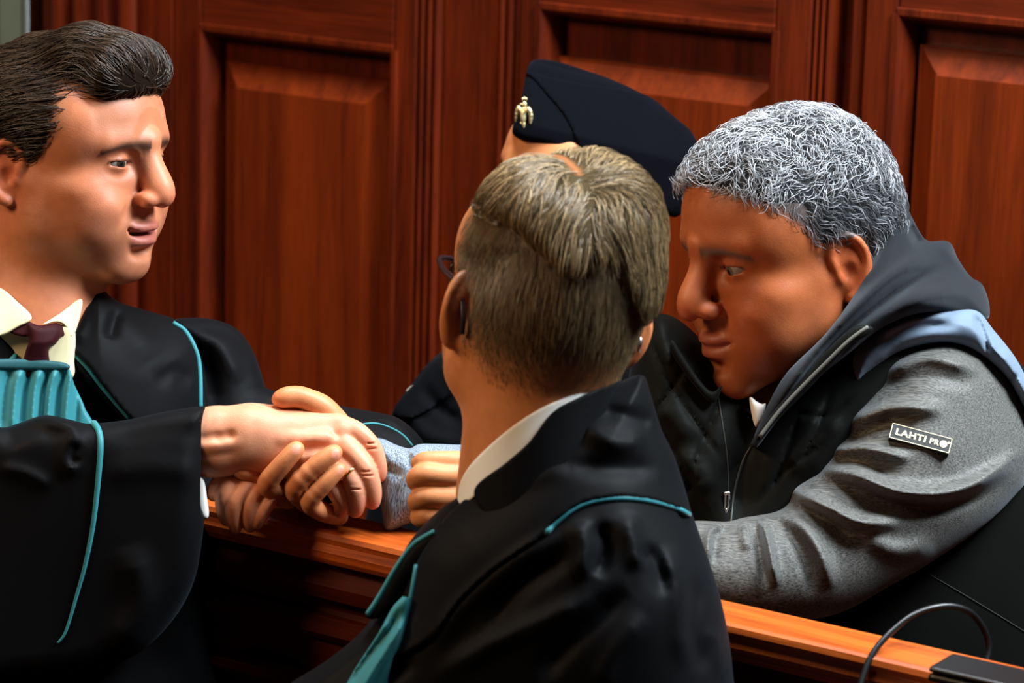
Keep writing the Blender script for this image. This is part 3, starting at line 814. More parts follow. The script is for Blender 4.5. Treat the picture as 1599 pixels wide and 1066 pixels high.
# teeth behind the parted lips
Tt = [np.array([x, 0.078 - 5.0 * x * x, -0.0705 + dz]) + off for x in np.linspace(-0.018, 0.018, 9) for dz in (0.003, -0.0045) for off in (np.zeros(3),)]
Tt = np.array(Tt).reshape(9, 2, 3); Vt = np.concatenate([Tt.reshape(-1, 3), (Tt - np.array([0, 0.004, 0])).reshape(-1, 3)])
Qt = []
for i in range(8): a = 2 * i; Qt += [(a, a + 2, a + 3, a + 1), (18 + a, 18 + a + 1, 18 + a + 3, 18 + a + 2), (a, a + 18, a + 20, a + 2), (a + 1, a + 3, a + 21, a + 19)]
link('teeth', mesh_from('teeth', HL.world(Vt), Qt), mat_plain('enamel', lin(225, 215, 200), 0.25), L)

# robe body
zcb = tps([(0, 470, 30), (150, 460, 50), (260, 500, 110), (320, 600, 130), (60, 600, 30), (-150, 600, -30), (150, 640, 40), (100, 900, 10), (300, 900, 110), (-150, 900, -40), (100, 1240, 0), (330, 1240, 100)])
dispL = folds([([(150, 470), (200, 500), (240, 560)], 9, 26), ([(185, 480), (176, 510), (172, 530)], -10, 10), ([(240, 600), (270, 580), (300, 600)], -5, 14), ([(130, 470), (130, 500), (115, 535)], 8, 12)])
lo, hi = (-230, 430, -190), (430, 1260, 230)
B = Field(lo, hi, 6.0)
bodyL = [(60, 490), (100, 485), (134, 462), (146, 446), (160, 452), (185, 471), (230, 485), (275, 499), (320, 530), (340, 600), (350, 700), (378, 765), (402, 830), (380, 900), (335, 980), (330, 1240), (-220, 1240), (-215, 660), (-150, 560), (-60, 510), (0, 492)]  # right edge bulges over the rail, standing in for the shadow there
B.slab(bodyL, zcb, 120, 115, disp=dispL)
# open front: hollow where the jabot and the shirt show
B.slab([(-60, 470), (60, 500), (95, 505), (92, 548), (118, 572), (150, 612), (200, 665), (190, 700), (-60, 700)], lambda X, Y: zcb(X, Y) - 128, 46, 14, 6, 's', sm=4)
robeL = field_obj('robe', B, DL, mat_robe, L)
x0, y0, _ = P(70, 1180, 3.12)
zt = P(70, 1180, 3.12)[2]
sk = loft_skirt([(x0, y0, zt, 0.24, 0.17, 0.6, 0), (x0, y0, zt - 0.25, 0.27, 0.21, 0.6, 0.02), (x0, y0, 0.45, 0.31, 0.26, 0.6, 0.04), (x0, y0, 0.12, 0.34, 0.30, 0.6, 0.06)])
link('robe_skirt', mesh_from('robe_skirt', *sk), mat_robe, L)
shoes(L, x0, y0, 0.6 - 1.9, mat_shoe)
# lapel and yoke: one flat layer edged in teal
yoke = [(148, 447), (138, 468), (124, 505), (97, 547), (113, 549), (136, 570), (162, 604), (206, 655), (250, 680), (318, 680), (314, 580), (302, 535), (276, 503), (230, 487), (182, 470), (163, 453)]
Bh = Field((60, 430, -190), (340, 720, 160), 3.0)
Bh.slab(bodyL, zcb, 120, 115, disp=dispL)
Yk = shell_patch(Bh, yoke, 9, 4, 4)
yo = field_obj('yoke', Yk, DL, mat_robe, L)
bv = bvh_of([yo, robeL])
piping('piping', bv, [(98, 549), (111, 550), (134, 571), (160, 605), (204, 656)], 3.4, DL, mat_teal, L)
piping('piping', bv, [(270, 504), (290, 518), (306, 548), (312, 580), (313, 640)], 4.2, DL, mat_teal, L)
# left lapel with its teal edge
Lp = Field((-60, 490, -200), (60, 620, 80), 2.5)
Lp.slab([(-60, 500), (-20, 505), (8, 528), (27, 552), (10, 570), (-50, 600)], lambda X, Y: zcb(X, Y) - 118, 12, 8)
lo_ = field_obj('lapel', Lp, DL, mat_robe, L)
piping('piping', bvh_of([lo_]), [(27, 553), (14, 566), (-4, 577), (-30, 590)], 5, DL, mat_teal, L)
# shirt front, collar wings, tie
fr_ = lambda X, Y: zcb(X, Y) - 100
Sf = Field((-50, 480, -160), (140, 720, 80), 3.0); Sf.slab([(-30, 500), (60, 512), (112, 505), (116, 560), (100, 596), (-40, 596)], lambda X, Y: zcb(X, Y) - 108, 20, 12)
link('shirt', mesh_from('shirt', px_world(Sf.mesh(1)[0], DL), Sf.mesh(1)[1]), mat_cream, L)
zn = tps([(0, 460, -80), (60, 505, -112), (125, 470, -55), (50, 540, -118), (10, 520, -112), (110, 520, -80)])
for poly in ([(-40, 440), (0, 449), (26, 470), (50, 496), (26, 512), (2, 524), (-30, 525)], [(66, 507), (92, 490), (126, 466), (126, 490), (113, 527), (100, 508), (86, 503)]):
    Cf = Field((-50, 430, -170), (150, 540, 0), 2.0); Cf.slab(poly, zn, 6, 4, sm=5)
    field_obj('collar', Cf, DL, mat_cream, L)
Tf = Field((5, 480, -170), (120, 600, -40), 2.0)
zt_ = lambda X, Y: zn(X, Y) + 4 + 0.5 * np.clip(Y - 535, 0, 60)
Tf.slab([(42, 503), (62, 508), (88, 505), (98, 518), (88, 536), (76, 548), (78, 590), (34, 590), (40, 548), (46, 530)], zt_, 13, 11, sm=5)
Tf.slab([(14, 517), (44, 502), (50, 516), (40, 526)], zt_, 5, 4, 3, sm=4); Tf.slab([(84, 505), (101, 510), (104, 524), (88, 524)], zt_, 5, 4, 3, sm=4)
field_obj('tie', Tf, DL, mat_tie, L)
# teal jabot with pleats
Jf = Field((-60, 550, -190), (160, 700, 20), 2.0)
pl = folds([([(x + 12, 575), (x + 2, 610), (x - 4, 690)], a, 5.5) for x, a in ((-20, 8), (5, -7), (22, 8), (36, -9), (52, 9), (66, -8), (76, 10), (90, -9), (104, 8), (120, -6))])
Jf.slab([(-50, 572), (6, 570), (60, 572), (104, 572), (116, 600), (134, 640), (150, 700), (-50, 700)], lambda X, Y: zcb(X, Y) - 134, 10, 7, disp=pl, sm=4)
field_obj('jabot', Jf, DL, mat_teal, L)
Jb = Field((-60, 550, -190), (130, 600, 20), 2.0); Jb.slab([(-50, 562), (25, 560), (70, 562), (104, 567), (106, 577), (60, 578), (-50, 574)], lambda X, Y: zcb(X, Y) - 140, 9, 6, sm=4)
field_obj('jabot_band', Jb, DL, mat_cloth('teal_band', lin(22, 70, 76), 0.6, 0.1), L)
# left arm, running behind the handshake
A = Field((250, 470, -60), (700, 760, 260), 4.0)
zc2 = tps([(300, 540, 110), (390, 560, 130), (410, 640, 110), (520, 680, 60), (650, 690, 50), (300, 680, 90)])
dl = folds([([(300, 505), (345, 540), (375, 600)], 8, 14), ([(310, 540), (330, 580), (335, 640)], -12, 14), ([(300, 512), (360, 520), (395, 560)], -7, 9), ([(400, 625), (460, 640), (500, 650)], -8, 12), ([(520, 645), (580, 650), (640, 680)], -8, 6), ([(545, 655), (600, 654), (650, 690)], 6, 9)])
A.slab([(270, 502), (300, 496), (340, 500), (374, 517), (397, 552), (411, 592), (416, 606), (440, 612), (480, 622), (530, 633), (580, 642), (618, 651), (645, 670), (664, 698), (655, 730), (560, 740), (450, 730), (330, 720), (296, 690), (300, 600), (285, 540)], zc2, 62, 60, disp=dl)
slv = field_obj('left_sleeve', A, DL, mat_robe, L)
Cs_ = Field((380, 690, 0), (640, 830, 160), 3.0); Cs_.chain([(432, 752, 66, 30), (480, 752, 80, 38), (560, 722, 90, 44)], 8, sm=3); Cs_.cap((400, 748, 60), (440, 752, 66), 24, 24, 3, 's')
field_obj('left_cuff', Cs_, DL - 0.08, mat_robe, L)
piping('piping', bvh_of([slv]), [(556, 664), (585, 661), (610, 668), (630, 680), (644, 696)], 2.0, DL, mat_teal, L)
# right sleeve, hanging wide from the forearm
zs = tps([(-150, 700, -130), (0, 720, -150), (150, 720, -160), (320, 690, -150), (320, 800, -150), (200, 1000, -130), (0, 1050, -130)])
ds = folds([([(70, 655), (115, 668), (108, 720), (125, 735)], 12, 13), ([(120, 690), (112, 712), (118, 728)], -12, 8), ([(0, 690), (50, 670), (95, 680)], -9, 14), ([(0, 730), (40, 738), (80, 760)], 7, 10), ([(170, 690), (250, 675), (316, 672)], -5, 18), ([(160, 740), (240, 730), (315, 740)], 6, 22), ([(200, 850), (220, 940), (180, 1020)], 12, 26)])
A2 = Field((-180, 610, -260), (350, 1090, -20), 4.0)
A2.slab([(-170, 655), (-60, 650), (0, 667), (30, 660), (70, 648), (110, 655), (140, 661), (200, 655), (260, 642), (316, 634), (322, 640), (324, 700), (321, 770), (316, 840), (302, 910), (268, 970), (215, 1020), (140, 1050), (40, 1065), (-170, 1070)], zs, 56, 44, disp=ds)
A2.slab([(300, 655), (345, 655), (345, 780), (300, 790)], zs, 34, 25, 6, 's', sm=4)    # the sleeve's mouth
slr = field_obj('right_sleeve', A2, DL, mat_robe, L)
piping('piping', bvh_of([slr]), [(147, 661), (155, 675), (157, 702), (152, 762), (145, 822), (133, 882), (119, 932), (103, 985), (90, 1004)], 5.5, DL, mat_teal, L, taper=0.3)  # thins downwards to imitate the edging fading into shadow
Wc = Field((300, 650, -220), (340, 830, -60), 2.0); Wc.slab([(306, 745), (318, 748), (323, 775), (326, 806), (314, 808), (308, 780)], lambda X, Y: zs(X, Y) + 4, 26, 6, sm=4)
field_obj('shirt_cuff', Wc, DL, mat_white, L)

# ---------------------------------------------------------------- hands of the handshake (px at 3.0 m)
DH = 3.00
def hand_colors(V, base, nails=(), dark=None):
    C = np.tile(np.array(base, float), (len(V), 1))
    red = np.array(base) * np.array([1.08, 0.7, 0.62])
    for (x, y, z, r, a) in nails:
        if a == 'red': w = 0.55 * np.exp(-(((V - np.array([x, y, z])) / r) ** 2).sum(1)); C = C * (1 - w[:, None]) + red * w[:, None]
        else:
            q = np.abs(V - np.array([x, y, z])); w = np.clip(1.4 - ((q / np.array(r)) ** 2).sum(1), 0, 0.4) / 0.4 * 0.7
            C = C * (1 - w[:, None]) + np.array(lin(226, 150, 132)) * w[:, None]
    return C
HA = Field((270, 600, -75), (625, 830, 75), 2.0)
HA.chain([(316, 675, 0, 36), (345, 672, 0, 36), (400, 670, -4, 34)], 0, sm=2)
HA.chain([(316, 706, 2, 34), (340, 706, 2, 35), (372, 702, 0, 34)], 14, sm=2)
HA.cap((390, 672, -4), (526, 664, 0), 34, 19, 22); HA.cap((390, 680, -6), (534, 692, -14), 34, 17, 18)
HA.cap((385, 690, -4), (528, 718, -12), 34, 17, 18); HA.cap((380, 700, 0), (512, 744, -4), 33, 16, 18)
HA.cap((395, 655, 14), (480, 655, 24), 22, 20, 18)
HA.chain([(528, 664, 0, 16), (556, 674, -6, 14.5), (579, 696, -6, 13.5), (590, 722, -2, 12), (594, 743, 2, 10)], 7, sm=3)
HA.chain([(536, 693, -14, 16), (556, 714, -22, 15.5), (573, 738, -24, 15), (581, 764, -18, 13.5), (582, 785, -10, 11)], 6, sm=3)
HA.chain([(530, 720, -14, 16), (545, 738, -22, 15), (555, 760, -24, 15), (558, 782, -18, 13), (555, 798, -10, 11)], 5, sm=3)
HA.chain([(513, 746, -8, 15), (526, 768, -14, 13.5), (535, 785, -12, 12.5), (532, 799, -6, 10)], 5, sm=3)
HA.ell((521, 677, -36), (10, 7, 12), 9, 's'); HA.ell((536, 672, -16), (11, 9, 9), 8)
HA.chain([(318, 697, -32, 4), (352, 692, -33, 5), (384, 686, -28, 4)], 16, sm=3)
HA.chain([(320, 684, -44, 3), (360, 680, -44, 4)], 10, 's', sm=2)
HA.chain([(440, 684, -33, 3), (480, 686, -31, 4), (512, 682, -29, 5)], 16, sm=2); HA.chain([(470, 714, -31, 3), (515, 712, -27, 5)], 14, sm=2)
HA.ell((490, 699, -42), (22, 4, 6), 12, 's')
for (x, y, z) in ((576, 742, -38), (572, 736, -39), (556, 764, -38), (551, 757, -38), (582, 700, -19), (577, 692, -19)): HA.ell((x, y, z), (9, 0.8, 2.2), 1.2, 's')
V, Q = HA.mesh(2)
CA = hand_colors(V, lin(214, 148, 114), [(590, 745, 0, 16, 'red'), (580, 790, -16, 16, 'red'), (556, 795, -16, 16, 'red'), (532, 795, -10, 16, 'red'), (575, 740, -30, 14, 'red'), (580, 695, -14, 14, 'red'), (598, 741, 2, (5, 9, 9), 'n'), (585, 793, -14, (6, 8, 9), 'n')])
handA = (px_world(V, DH), Q, CA)
# hand C: left hand cupped underneath, fingers hanging into the shade
HC = Field((310, 700, -30), (480, 850, 90), 2.0)
HC.chain([(470, 720, 60, 26), (430, 735, 50, 26), (395, 745, 40, 22)], 0, sm=2)
HC.chain([(362, 738, 14, 11), (346, 750, 8, 12), (336, 763, 6, 11), (333, 774, 10, 9)], 4, sm=3)
HC.chain([(388, 740, 20, 14), (364, 752, 2, 13), (350, 772, -6, 13), (350, 796, 0, 12), (354, 812, 8, 10)], 3, sm=3)
HC.chain([(404, 748, 16, 14), (384, 762, -4, 13.5), (367, 784, -10, 13.5), (365, 806, -4, 12), (368, 824, 4, 10)], 3, sm=3)
HC.chain([(420, 756, 16, 14), (404, 768, -6, 13), (392, 788, -10, 12.5), (389, 808, -4, 11.5), (391, 822, 4, 10)], 3, sm=3)
HC.chain([(434, 768, 16, 13), (420, 782, -6, 12), (408, 802, -8, 11.5), (401, 818, -2, 9.5)], 3, sm=3)
V, Q = HC.mesh(2); handC = (px_world(V, DH), Q, hand_colors(V, lin(196, 122, 84)))
# arms and trunk under the cloth keep the body one figure
Bd = Field((-200, 440, -170), (660, 1150, 200), 10.0)
Bd.cap((60, 520, 40), (60, 1100, 20), 60, 110); Bd.cap((-80, 610, 10), (250, 600, 110), 50, 40, 30)
Bd.chain([(-100, 600, -20, 52), (-40, 800, -80, 42), (120, 715, -150, 32), (320, 692, -150, 30)], 20, sm=3)
Bd.chain([(280, 610, 115, 40), (400, 655, 100, 32), (560, 705, 55, 26), (480, 720, 40, 26)], 20, sm=3)
V, Q = Bd.mesh(1); bodyV = (px_world(V, DL), Q, lin(206, 150, 120))
V, Q, C = join([headL, handA, handC, bodyV])
link('body', mesh_from('body', V, Q, True, C), mat_skinm, L)
# gold ring on the ring finger
c = np.array([545.0, 740.0, -22.0]); ax = np.array([0.62, 0.74, -0.15]); ax /= np.linalg.norm(ax)
u = np.cross(ax, [0, 0, 1.0]); u /= np.linalg.norm(u); w = np.cross(ax, u)
ring = []
for i in range(40):
    a = 2 * PI * i / 40
    for j in range(8):
        b = 2 * PI * j / 8; r = 17.4 + 1.1 * math.cos(b); ring.append(c + r * (u * math.cos(a) + w * math.sin(a)) + ax * 2.6 * math.sin(b))
Qr = [(i * 8 + j, i * 8 + (j + 1) % 8, ((i + 1) % 40) * 8 + (j + 1) % 8, ((i + 1) % 40) * 8 + j) for i in range(40) for j in range(8)]
o = link('wedding_ring', mesh_from('wedding_ring', px_world(np.array(ring), DH), Qr), mat_gold, L); o['label'] = 'gold wedding ring on the ring finger'
# ================================================================ person 2: lawyer seen from behind
DB = 2.62
x0, y0, z0 = P(840, 1250, 2.66)
Bp = thing('person', 'man in black robe seen from behind, short brown hair parted over glasses, white collar', 'person', (x0, y0, 0))
HB = Head(848, 466, 2.66, (-0.29, 0.26, -0.92), (0.20, 0.93, 0.26), (1.0, 1.02, 1.04))
neck = HB.local(838, 770, 2.66)
S = build_head(neck, 0.0024, neck_r=0.066, lids=0.5, ear_out=0.9)
V, Q = S.mesh(1)
skinB = np.array(lin(204, 132, 82)); hairB = np.array(lin(118, 98, 68))
C = face_color(V, skinB, lin(170, 92, 86), 0.3, 0.1, brows=hairB, path=S.lips)
x, y, z = np.abs(V[:, 0]), V[:, 1], V[:, 2]
nape = -0.066 + np.clip(0.5 * (y + 0.06), 0, 0.03)
m = np.clip((z - nape) / 0.045, 0, 1) ** 0.8 * np.clip((0.035 - y) / 0.03, 0, 1)
ear_gap = np.clip(np.hypot((y + 0.010) / 0.026, (z + 0.02) / 0.036) - 0.75, 0, 0.5) / 0.5
ear_gap = np.where(x > 0.070, ear_gap, np.maximum(ear_gap, np.clip((0.070 - x) / 0.004, 0, 1)))
m = m * np.where(y > -0.03, ear_gap, 1)
front = np.clip((z - 0.062) / 0.02, 0, 1); m = np.maximum(m, front * np.clip((0.09 - y) / 0.02, 0, 1))
C = C * (1 - 0.9 * m[:, None]) + hairB * np.array([0.42, 0.38, 0.34]) * 0.9 * m[:, None]
headB = (HB.world(V), Q, C)
# longer hair on top, parted
G = Field((-0.11, -0.14, -0.08), (0.11, 0.13, 0.18), 0.003)
G.ell((0, -0.016, 0.036), (0.081, 0.101, 0.090))
G.ell((0, -0.045, 0.00), (0.071, 0.070, 0.062), 0.03)
G.ell((0.032, -0.008, 0.084), (0.052, 0.080, 0.046), 0.02)
G.ell((-0.036, -0.03, 0.075), (0.036, 0.060, 0.040), 0.02)
G.ell((0.040, -0.03, 0.035), (0.044, 0.07, 0.06), 0.02)
G.chain([(-0.020, 0.05, 0.136, 0.002), (-0.014, 0.0, 0.139, 0.002), (-0.008, -0.04, 0.131, 0.002)], 0.010, 's', sm=3)
Gx = G.ax[0][:, None, None]; Gy = G.ax[1][None, :, None]; Gz = G.ax[2][None, None, :]
low = 0.052 + 0.008 * np.sin(70 * Gx) + 0.012 * np.clip((-Gx - 0.02) / 0.05, 0, 1) - 0.035 * np.clip((Gx - 0.01) / 0.05, 0, 1) + 0 * Gy
cut = np.maximum(Gy - 0.085, low - Gz)
G.f = smax(G.f, (cut).astype(np.float32), 0.014)
Vh, Qh = G.mesh(1)
pw = np.exp(-((Vh[:, 0] - (-0.016 + np.clip(-Vh[:, 1], 0, 0.08) * 0.12)) / 0.004) ** 2) * (Vh[:, 2] > 0.085) * (Vh[:, 1] > -0.055)
capc = hairB * 0.30 * (1 - pw[:, None]) + skinB * 0.42 * pw[:, None]
hb = link('hair', mesh_from('hair', HB.world(Vh), Qh, True, capc), mat_scalp, Bp)
rng = np.random.default_rng(5)
def part_x(y): return -0.016 + 0.0 * y + np.clip(-y, 0, 0.08) * 0.12
def hdirB(p):
    s = np.sign(p[:, 0] - part_x(p[:, 1])); s[s == 0] = 1
    back = np.clip((-p[:, 1] - 0.03) / 0.05, 0, 1)
    d = np.stack([s * (0.9 - 0.55 * back), 0.25 - 0.6 * back + 0.5 * (s > 0), -0.25 - 0.8 * back - 2.0 * np.clip(0.09 - p[:, 2], 0, 0.05) / 0.05], -1)
    d += 0.30 * np.stack([np.sin(70 * p[:, 1] + 50 * p[:, 2]), np.sin(60 * p[:, 0] + 1), 0 * p[:, 0]], -1)
    return d
N = 6500
sd = Vh[rng.integers(0, len(Vh), N)] + rng.normal(0, 0.0012, (N, 3))
sd = sd[(np.abs(sd[:, 0] - part_x(sd[:, 1])) > 0.0035) | (sd[:, 2] < 0.085) | (sd[:, 1] < -0.05)]; N = len(sd)
sd = sd[(sd[:, 1] < 0.07) & (G.grad(sd)[:, 2] > -0.5)]; N = len(sd)
T = trace(G, sd, hdirB, 9, 0.0035 + 0.003 * rng.random(N), 0.0006 + 0.0052 * rng.random(N) ** 2, 0.16, rng)
cs = hairB * (1 + 0.5 * np.clip((sd[:, 2:3] - 0.06) / 0.05, 0, 1)) * (0.35 + 1.5 * rng.random((N, 1)) ** 1.5)  # strands paler towards the top, a highlight painted into the hair
P1 = strands_mesh(HB.world(T.reshape(-1, 3)).reshape(T.shape), 0.00042, 0.00014, cs)
# clipped sides and nape: short stubble growing down out of the scalp
w = m * np.clip((0.085 - V[:, 2]) / 0.02, 0, 1) * (V[:, 1] < 0.04) * (np.abs(V[:, 0]) < 0.081); pick = rng.choice(len(V), 12000, p=w / w.sum())
sd = V[pick] + rng.normal(0, 0.0008, (len(pick), 3)); k = m[pick]
nn = S.grad(sd); dn = np.stack([0 * sd[:, 0], -0.25 + 0 * sd[:, 0], -1 + 0 * sd[:, 0]], -1)
dn -= nn * (dn * nn).sum(1, keepdims=True); dn /= np.linalg.norm(dn, axis=1, keepdims=True) + 1e-9
ln = (0.003 + (0.007 + 0.010 * np.clip((sd[:, 2] + 0.03) / 0.05, 0, 1)) * k * rng.random(len(pick)))[:, None]
T = np.stack([sd + (dn * 0.92 + nn * (0.32 - 0.10 * t)) * ln * t for t in (0, 0.35, 0.7, 1.0)], 1)
P2 = strands_mesh(HB.world(T.reshape(-1, 3)).reshape(T.shape), 0.00018, 0.00010, hairB * (0.5 + 0.7 * rng.random((len(pick), 1))))
Vs, Qs, Cs = join([P1, P2])
o = link('hair_strands', mesh_from('hair_strands', Vs, Qs, True, Cs), mat_hairm, hb); o['kind'] = 'stuff'
eyeballs(HB, Bp, (-0.1, 1, 0))
# glasses
gl = []; mat_frame = mat_plain('dark_acetate', lin(38, 26, 30), 0.25); mat_wire = mat_plain('steel_wire', lin(190, 190, 196), 0.25, 1.0)
def gpt(p): return HB.world(np.array(p))
g0 = link('glasses', mesh_from('glasses', *tube(gpt([(-0.010, 0.108, -0.002), (0, 0.111, 0.001), (0.010, 0.108, -0.002)]), 0.0026, 8)), mat_frame, Bp)
for sx in (-1, 1):
    rim = [(sx * (0.034 + 0.025 * math.cos(a)), 0.103 - 0.012 * abs(math.cos(a)) * (1 if math.cos(a) > 0 else 0), -0.004 + 0.019 * math.sin(a)) for a in np.linspace(0, 2 * PI, 33)]
    link('rim', mesh_from('rim', *tube(gpt(rim), 0.0024, 8)), mat_frame, g0)
    lens = gpt(rim[:-1]); lens2 = gpt([(a, b - 0.0012, c) for a, b, c in rim[:-1]]); nr = 32
    mg = NT('lens_glass'); mg.set(Roughness=0.02, IOR=1.45); mg.b.inputs['Transmission Weight'].default_value = 1.0
    link('lens', mesh_from('lens', np.concatenate([lens, lens2]), [tuple(range(nr)), tuple(range(nr, 2 * nr))[::-1]] + [(i, nr + i, nr + (i + 1) % nr, (i + 1) % nr) for i in range(nr)], False), mg.m, g0)
    arm = [(sx * 0.060, 0.094, 0.006), (sx * 0.075, 0.082, 0.007), (sx * 0.083, 0.04, 0.006), (sx * 0.085, 0.004, 0.007), (sx * 0.083, -0.016, 0.002), (sx * 0.081, -0.030, -0.016), (sx * 0.080, -0.034, -0.032)]
    link('temple_arm', mesh_from('temple_arm', *tube(gpt(smooth_closed(arm, 5, False)), 0.0026, 8)), mat_frame, g0)
    if sx > 0: link('temple_tip', mesh_from('temple_tip', *tube(gpt([(0.088, -0.020, -0.012), (0.088, -0.028, -0.022), (0.087, -0.030, -0.030)]), 0.0024, 8)), mat_wire, g0)

# robe
bodyB = [(945, 606), (985, 593), (1002, 585), (1016, 615), (1032, 668), (1055, 718), (1076, 788), (1098, 850), (1128, 945), (1146, 1066), (1160, 1330), (260, 1330), (380, 1120), (450, 1068), (505, 1034), (560, 990), (590, 950), (618, 886), (645, 838), (690, 792), (716, 775), (800, 702), (905, 624)]
zb_ = tps([(905, 640, 60), (1000, 620, 70), (1060, 750, 90), (950, 830, 10), (1000, 950, 0), (1120, 1000, 60), (720, 800, 60), (620, 950, 90), (800, 900, 20), (480, 1080, 110), (700, 1300, 60), (1000, 1300, 20)])
dB = folds([([(905, 660), (960, 690), (1010, 690)], 14, 16), ([(860, 720), (940, 730), (1030, 730)], -12, 16), ([(930, 640), (985, 650), (1020, 660)], -10, 12), ([(780, 760), (850, 735), (920, 715)], 9, 18),
            ([(900, 812), (910, 850), (905, 905)], 18, 16), ([(935, 815), (945, 860), (930, 900)], -20, 13), ([(975, 800), (990, 850), (1000, 890)], 16, 15), ([(1000, 875), (1020, 870), (1040, 930)], -18, 12), ([(1040, 850), (1065, 940), (1075, 1040)], 16, 20),
            ([(880, 830), (800, 880), (720, 950), (680, 1010)], 12, 15), ([(900, 860), (820, 910), (760, 980)], -14, 16), ([(930, 930), (850, 970), (760, 1010), (680, 1060)], 14, 18), ([(980, 920), (900, 990), (840, 1060)], -16, 18), ([(1010, 960), (960, 1020), (930, 1080)], 12, 18), ([(1090, 900), (1080, 980), (1100, 1050)], -14, 14), ([(1100, 990), (1120, 1000), (1128, 1060)], 8, 10),
            ([(620, 985), (560, 1020), (480, 1080)], 10, 14), ([(650, 1030), (600, 1060), (560, 1100)], -10, 12)])
Bf = Field((240, 570, -150), (1180, 1340, 260), 6.0)
Bf.slab(bodyB, zb_, 120, 112, disp=dB, sm=4)
robeB = field_obj('robe', Bf, DB, mat_robe, Bp)
sk = loft_skirt([(x0, y0, z0 - 0.02, 0.22, 0.19, 0.4, 0), (x0, y0, z0 - 0.3, 0.26, 0.22, 0.4, 0.02), (x0, y0, 0.45, 0.29, 0.25, 0.4, 0.04), (x0, y0, 0.12, 0.32, 0.28, 0.4, 0.06)])
link('robe_skirt', mesh_from('robe_skirt', *sk), mat_robe, Bp)
shoes(Bp, x0, y0, 0.9, mat_shoe)
yk = [(912, 620), (960, 600), (1002, 585), (1016, 615), (1032, 668), (1055, 718), (1078, 800), (1050, 790), (1000, 778), (950, 777), (905, 788), (866, 816), (845, 838), (773, 887), (716, 940), (672, 998), (607, 1032), (622, 1000), (638, 940), (648, 884), (690, 815), (722, 782), (800, 706)]
Bh = Field((560, 570, -150), (1110, 1060, 230), 3.5); Bh.slab(bodyB, zb_, 120, 112, disp=dB, sm=4)
yo = field_obj('yoke', shell_patch(Bh, yk, 10, 4, 5), DB, mat_robe, Bp)
bv = bvh_of([yo, robeB])
piping('piping', bv, [(1075, 803), (1050, 791), (1000, 779), (950, 778), (905, 789), (868, 815), (852, 832)], 5.0, DB, mat_teal, Bp)
piping('piping', bv, [(650, 882), (640, 940), (624, 1000), (608, 1030)], 3.6, DB, mat_teal, Bp)
Lf = Field((540, 800, -60), (720, 1000, 200), 3.0); Lf.slab([(690, 812), (676, 828), (645, 850), (617, 887), (590, 932), (570, 962), (600, 960), (640, 900), (680, 850)], lambda X, Y: zb_(X, Y) - 70, 18, 10, sm=4)
lp = field_obj('lapel', Lf, DB, mat_robe, Bp)
piping('piping', bvh_of([lp]), [(678, 830), (645, 851), (618, 888), (591, 934), (574, 959)], 4.5, DB, mat_teal, Bp)
Jf = Field((480, 930, -120), (690, 1200, 200), 3.0)
pl = folds([([(640, 960), (600, 1020), (550, 1100)], 9, 6), ([(630, 950), (585, 1010), (530, 1090)], -9, 6), ([(640, 990), (615, 1040), (580, 1110)], -9, 6), ([(618, 960), (575, 1010), (520, 1080)], 8, 6)])
Jf.slab([(640, 930), (624, 1000), (612, 1036), (600, 1100), (580, 1180), (500, 1180), (540, 1070), (590, 990), (615, 945)], lambda X, Y: zb_(X, Y) - 112, 16, 10, disp=pl, sm=4)
field_obj('jabot', Jf, DB, mat_teal, Bp)
# white collar round the neck
Cf = Field((690, 560, -130), (1010, 830, 190), 2.5)
Cf.cap((850, 560, 40), (836, 800, 40), 112, 118)
field_obj('collar', shell_patch(Cf, [(708, 792), (717, 757), (736, 724), (788, 675), (845, 637), (905, 612), (925, 603), (922, 622), (904, 632), (868, 656), (826, 697), (773, 745), (724, 790)], 5, 3, 2), DB, mat_white, Bp)
field_obj('robe_collar', shell_patch(Cf, [(862, 644), (900, 622), (940, 604), (985, 588), (1008, 584), (1010, 700), (900, 720), (820, 790), (770, 810), (740, 765), (790, 722), (826, 690)], 11, 3, 2), DB, mat_robe, Bp)
# far hand, half closed in front of the chest (px at 2.86 m)
DF = 2.86
HD = Field((615, 680, -60), (790, 850, 90), 2.0)
HD.chain([(790, 770, 40, 34), (745, 745, 20, 30), (722, 742, 8, 26)], 0, sm=2)
HD.chain([(736, 724, 4, 17), (700, 722, -4, 15), (668, 721, -6, 13), (654, 724, 4, 11)], 10, sm=3)
HD.chain([(734, 742, -6, 19), (700, 744, -16, 17), (666, 741, -20, 17), (650, 748, -12, 15), (656, 760, 8, 12)], 5, sm=3)
HD.chain([(734, 768, -4, 19), (700, 776, -14, 18), (668, 776, -18, 17), (652, 782, -10, 15), (656, 794, 8, 12)], 4, sm=3)
HD.chain([(740, 796, 2, 19), (700, 806, -6, 18), (668, 806, -10, 16), (654, 808, 0, 14)], 4, sm=3)
HD.chain([(760, 790, -10, 16), (720, 812, -20, 14), (690, 824, -16, 12)], 8, sm=3)
V, Q = HD.mesh(2); handD = (px_world(V, DF), Q, hand_colors(V, lin(212, 142, 92), [(722, 735, -22, 16, 'red'), (648, 742, -14, 14, 'red')]))
Sb = Field((640, 690, -20), (900, 1060, 500), 6.0); Sb.chain([(790, 772, 430, 36), (778, 860, 400, 52), (765, 950, 260, 66), (790, 930, 100, 76)], 10, sm=4)
Sb.cap((740, 760, 440), (800, 778, 428), 27, 27, 3, 's')
field_obj('left_sleeve', Sb, DB, mat_robe, Bp)
Bd = Field((560, 640, -60), (1130, 1330, 230), 10.0)
Bd.cap((840, 760, 45), (840, 1300, 60), 58, 100); Bd.cap((720, 900, 80), (1010, 800, 60), 40, 50, 30)
Bd.chain([(720, 900, 110, 38), (690, 980, 130, 34), (760, 860, 150, 30), (790, 790, 150, 28)], 20, sm=3)
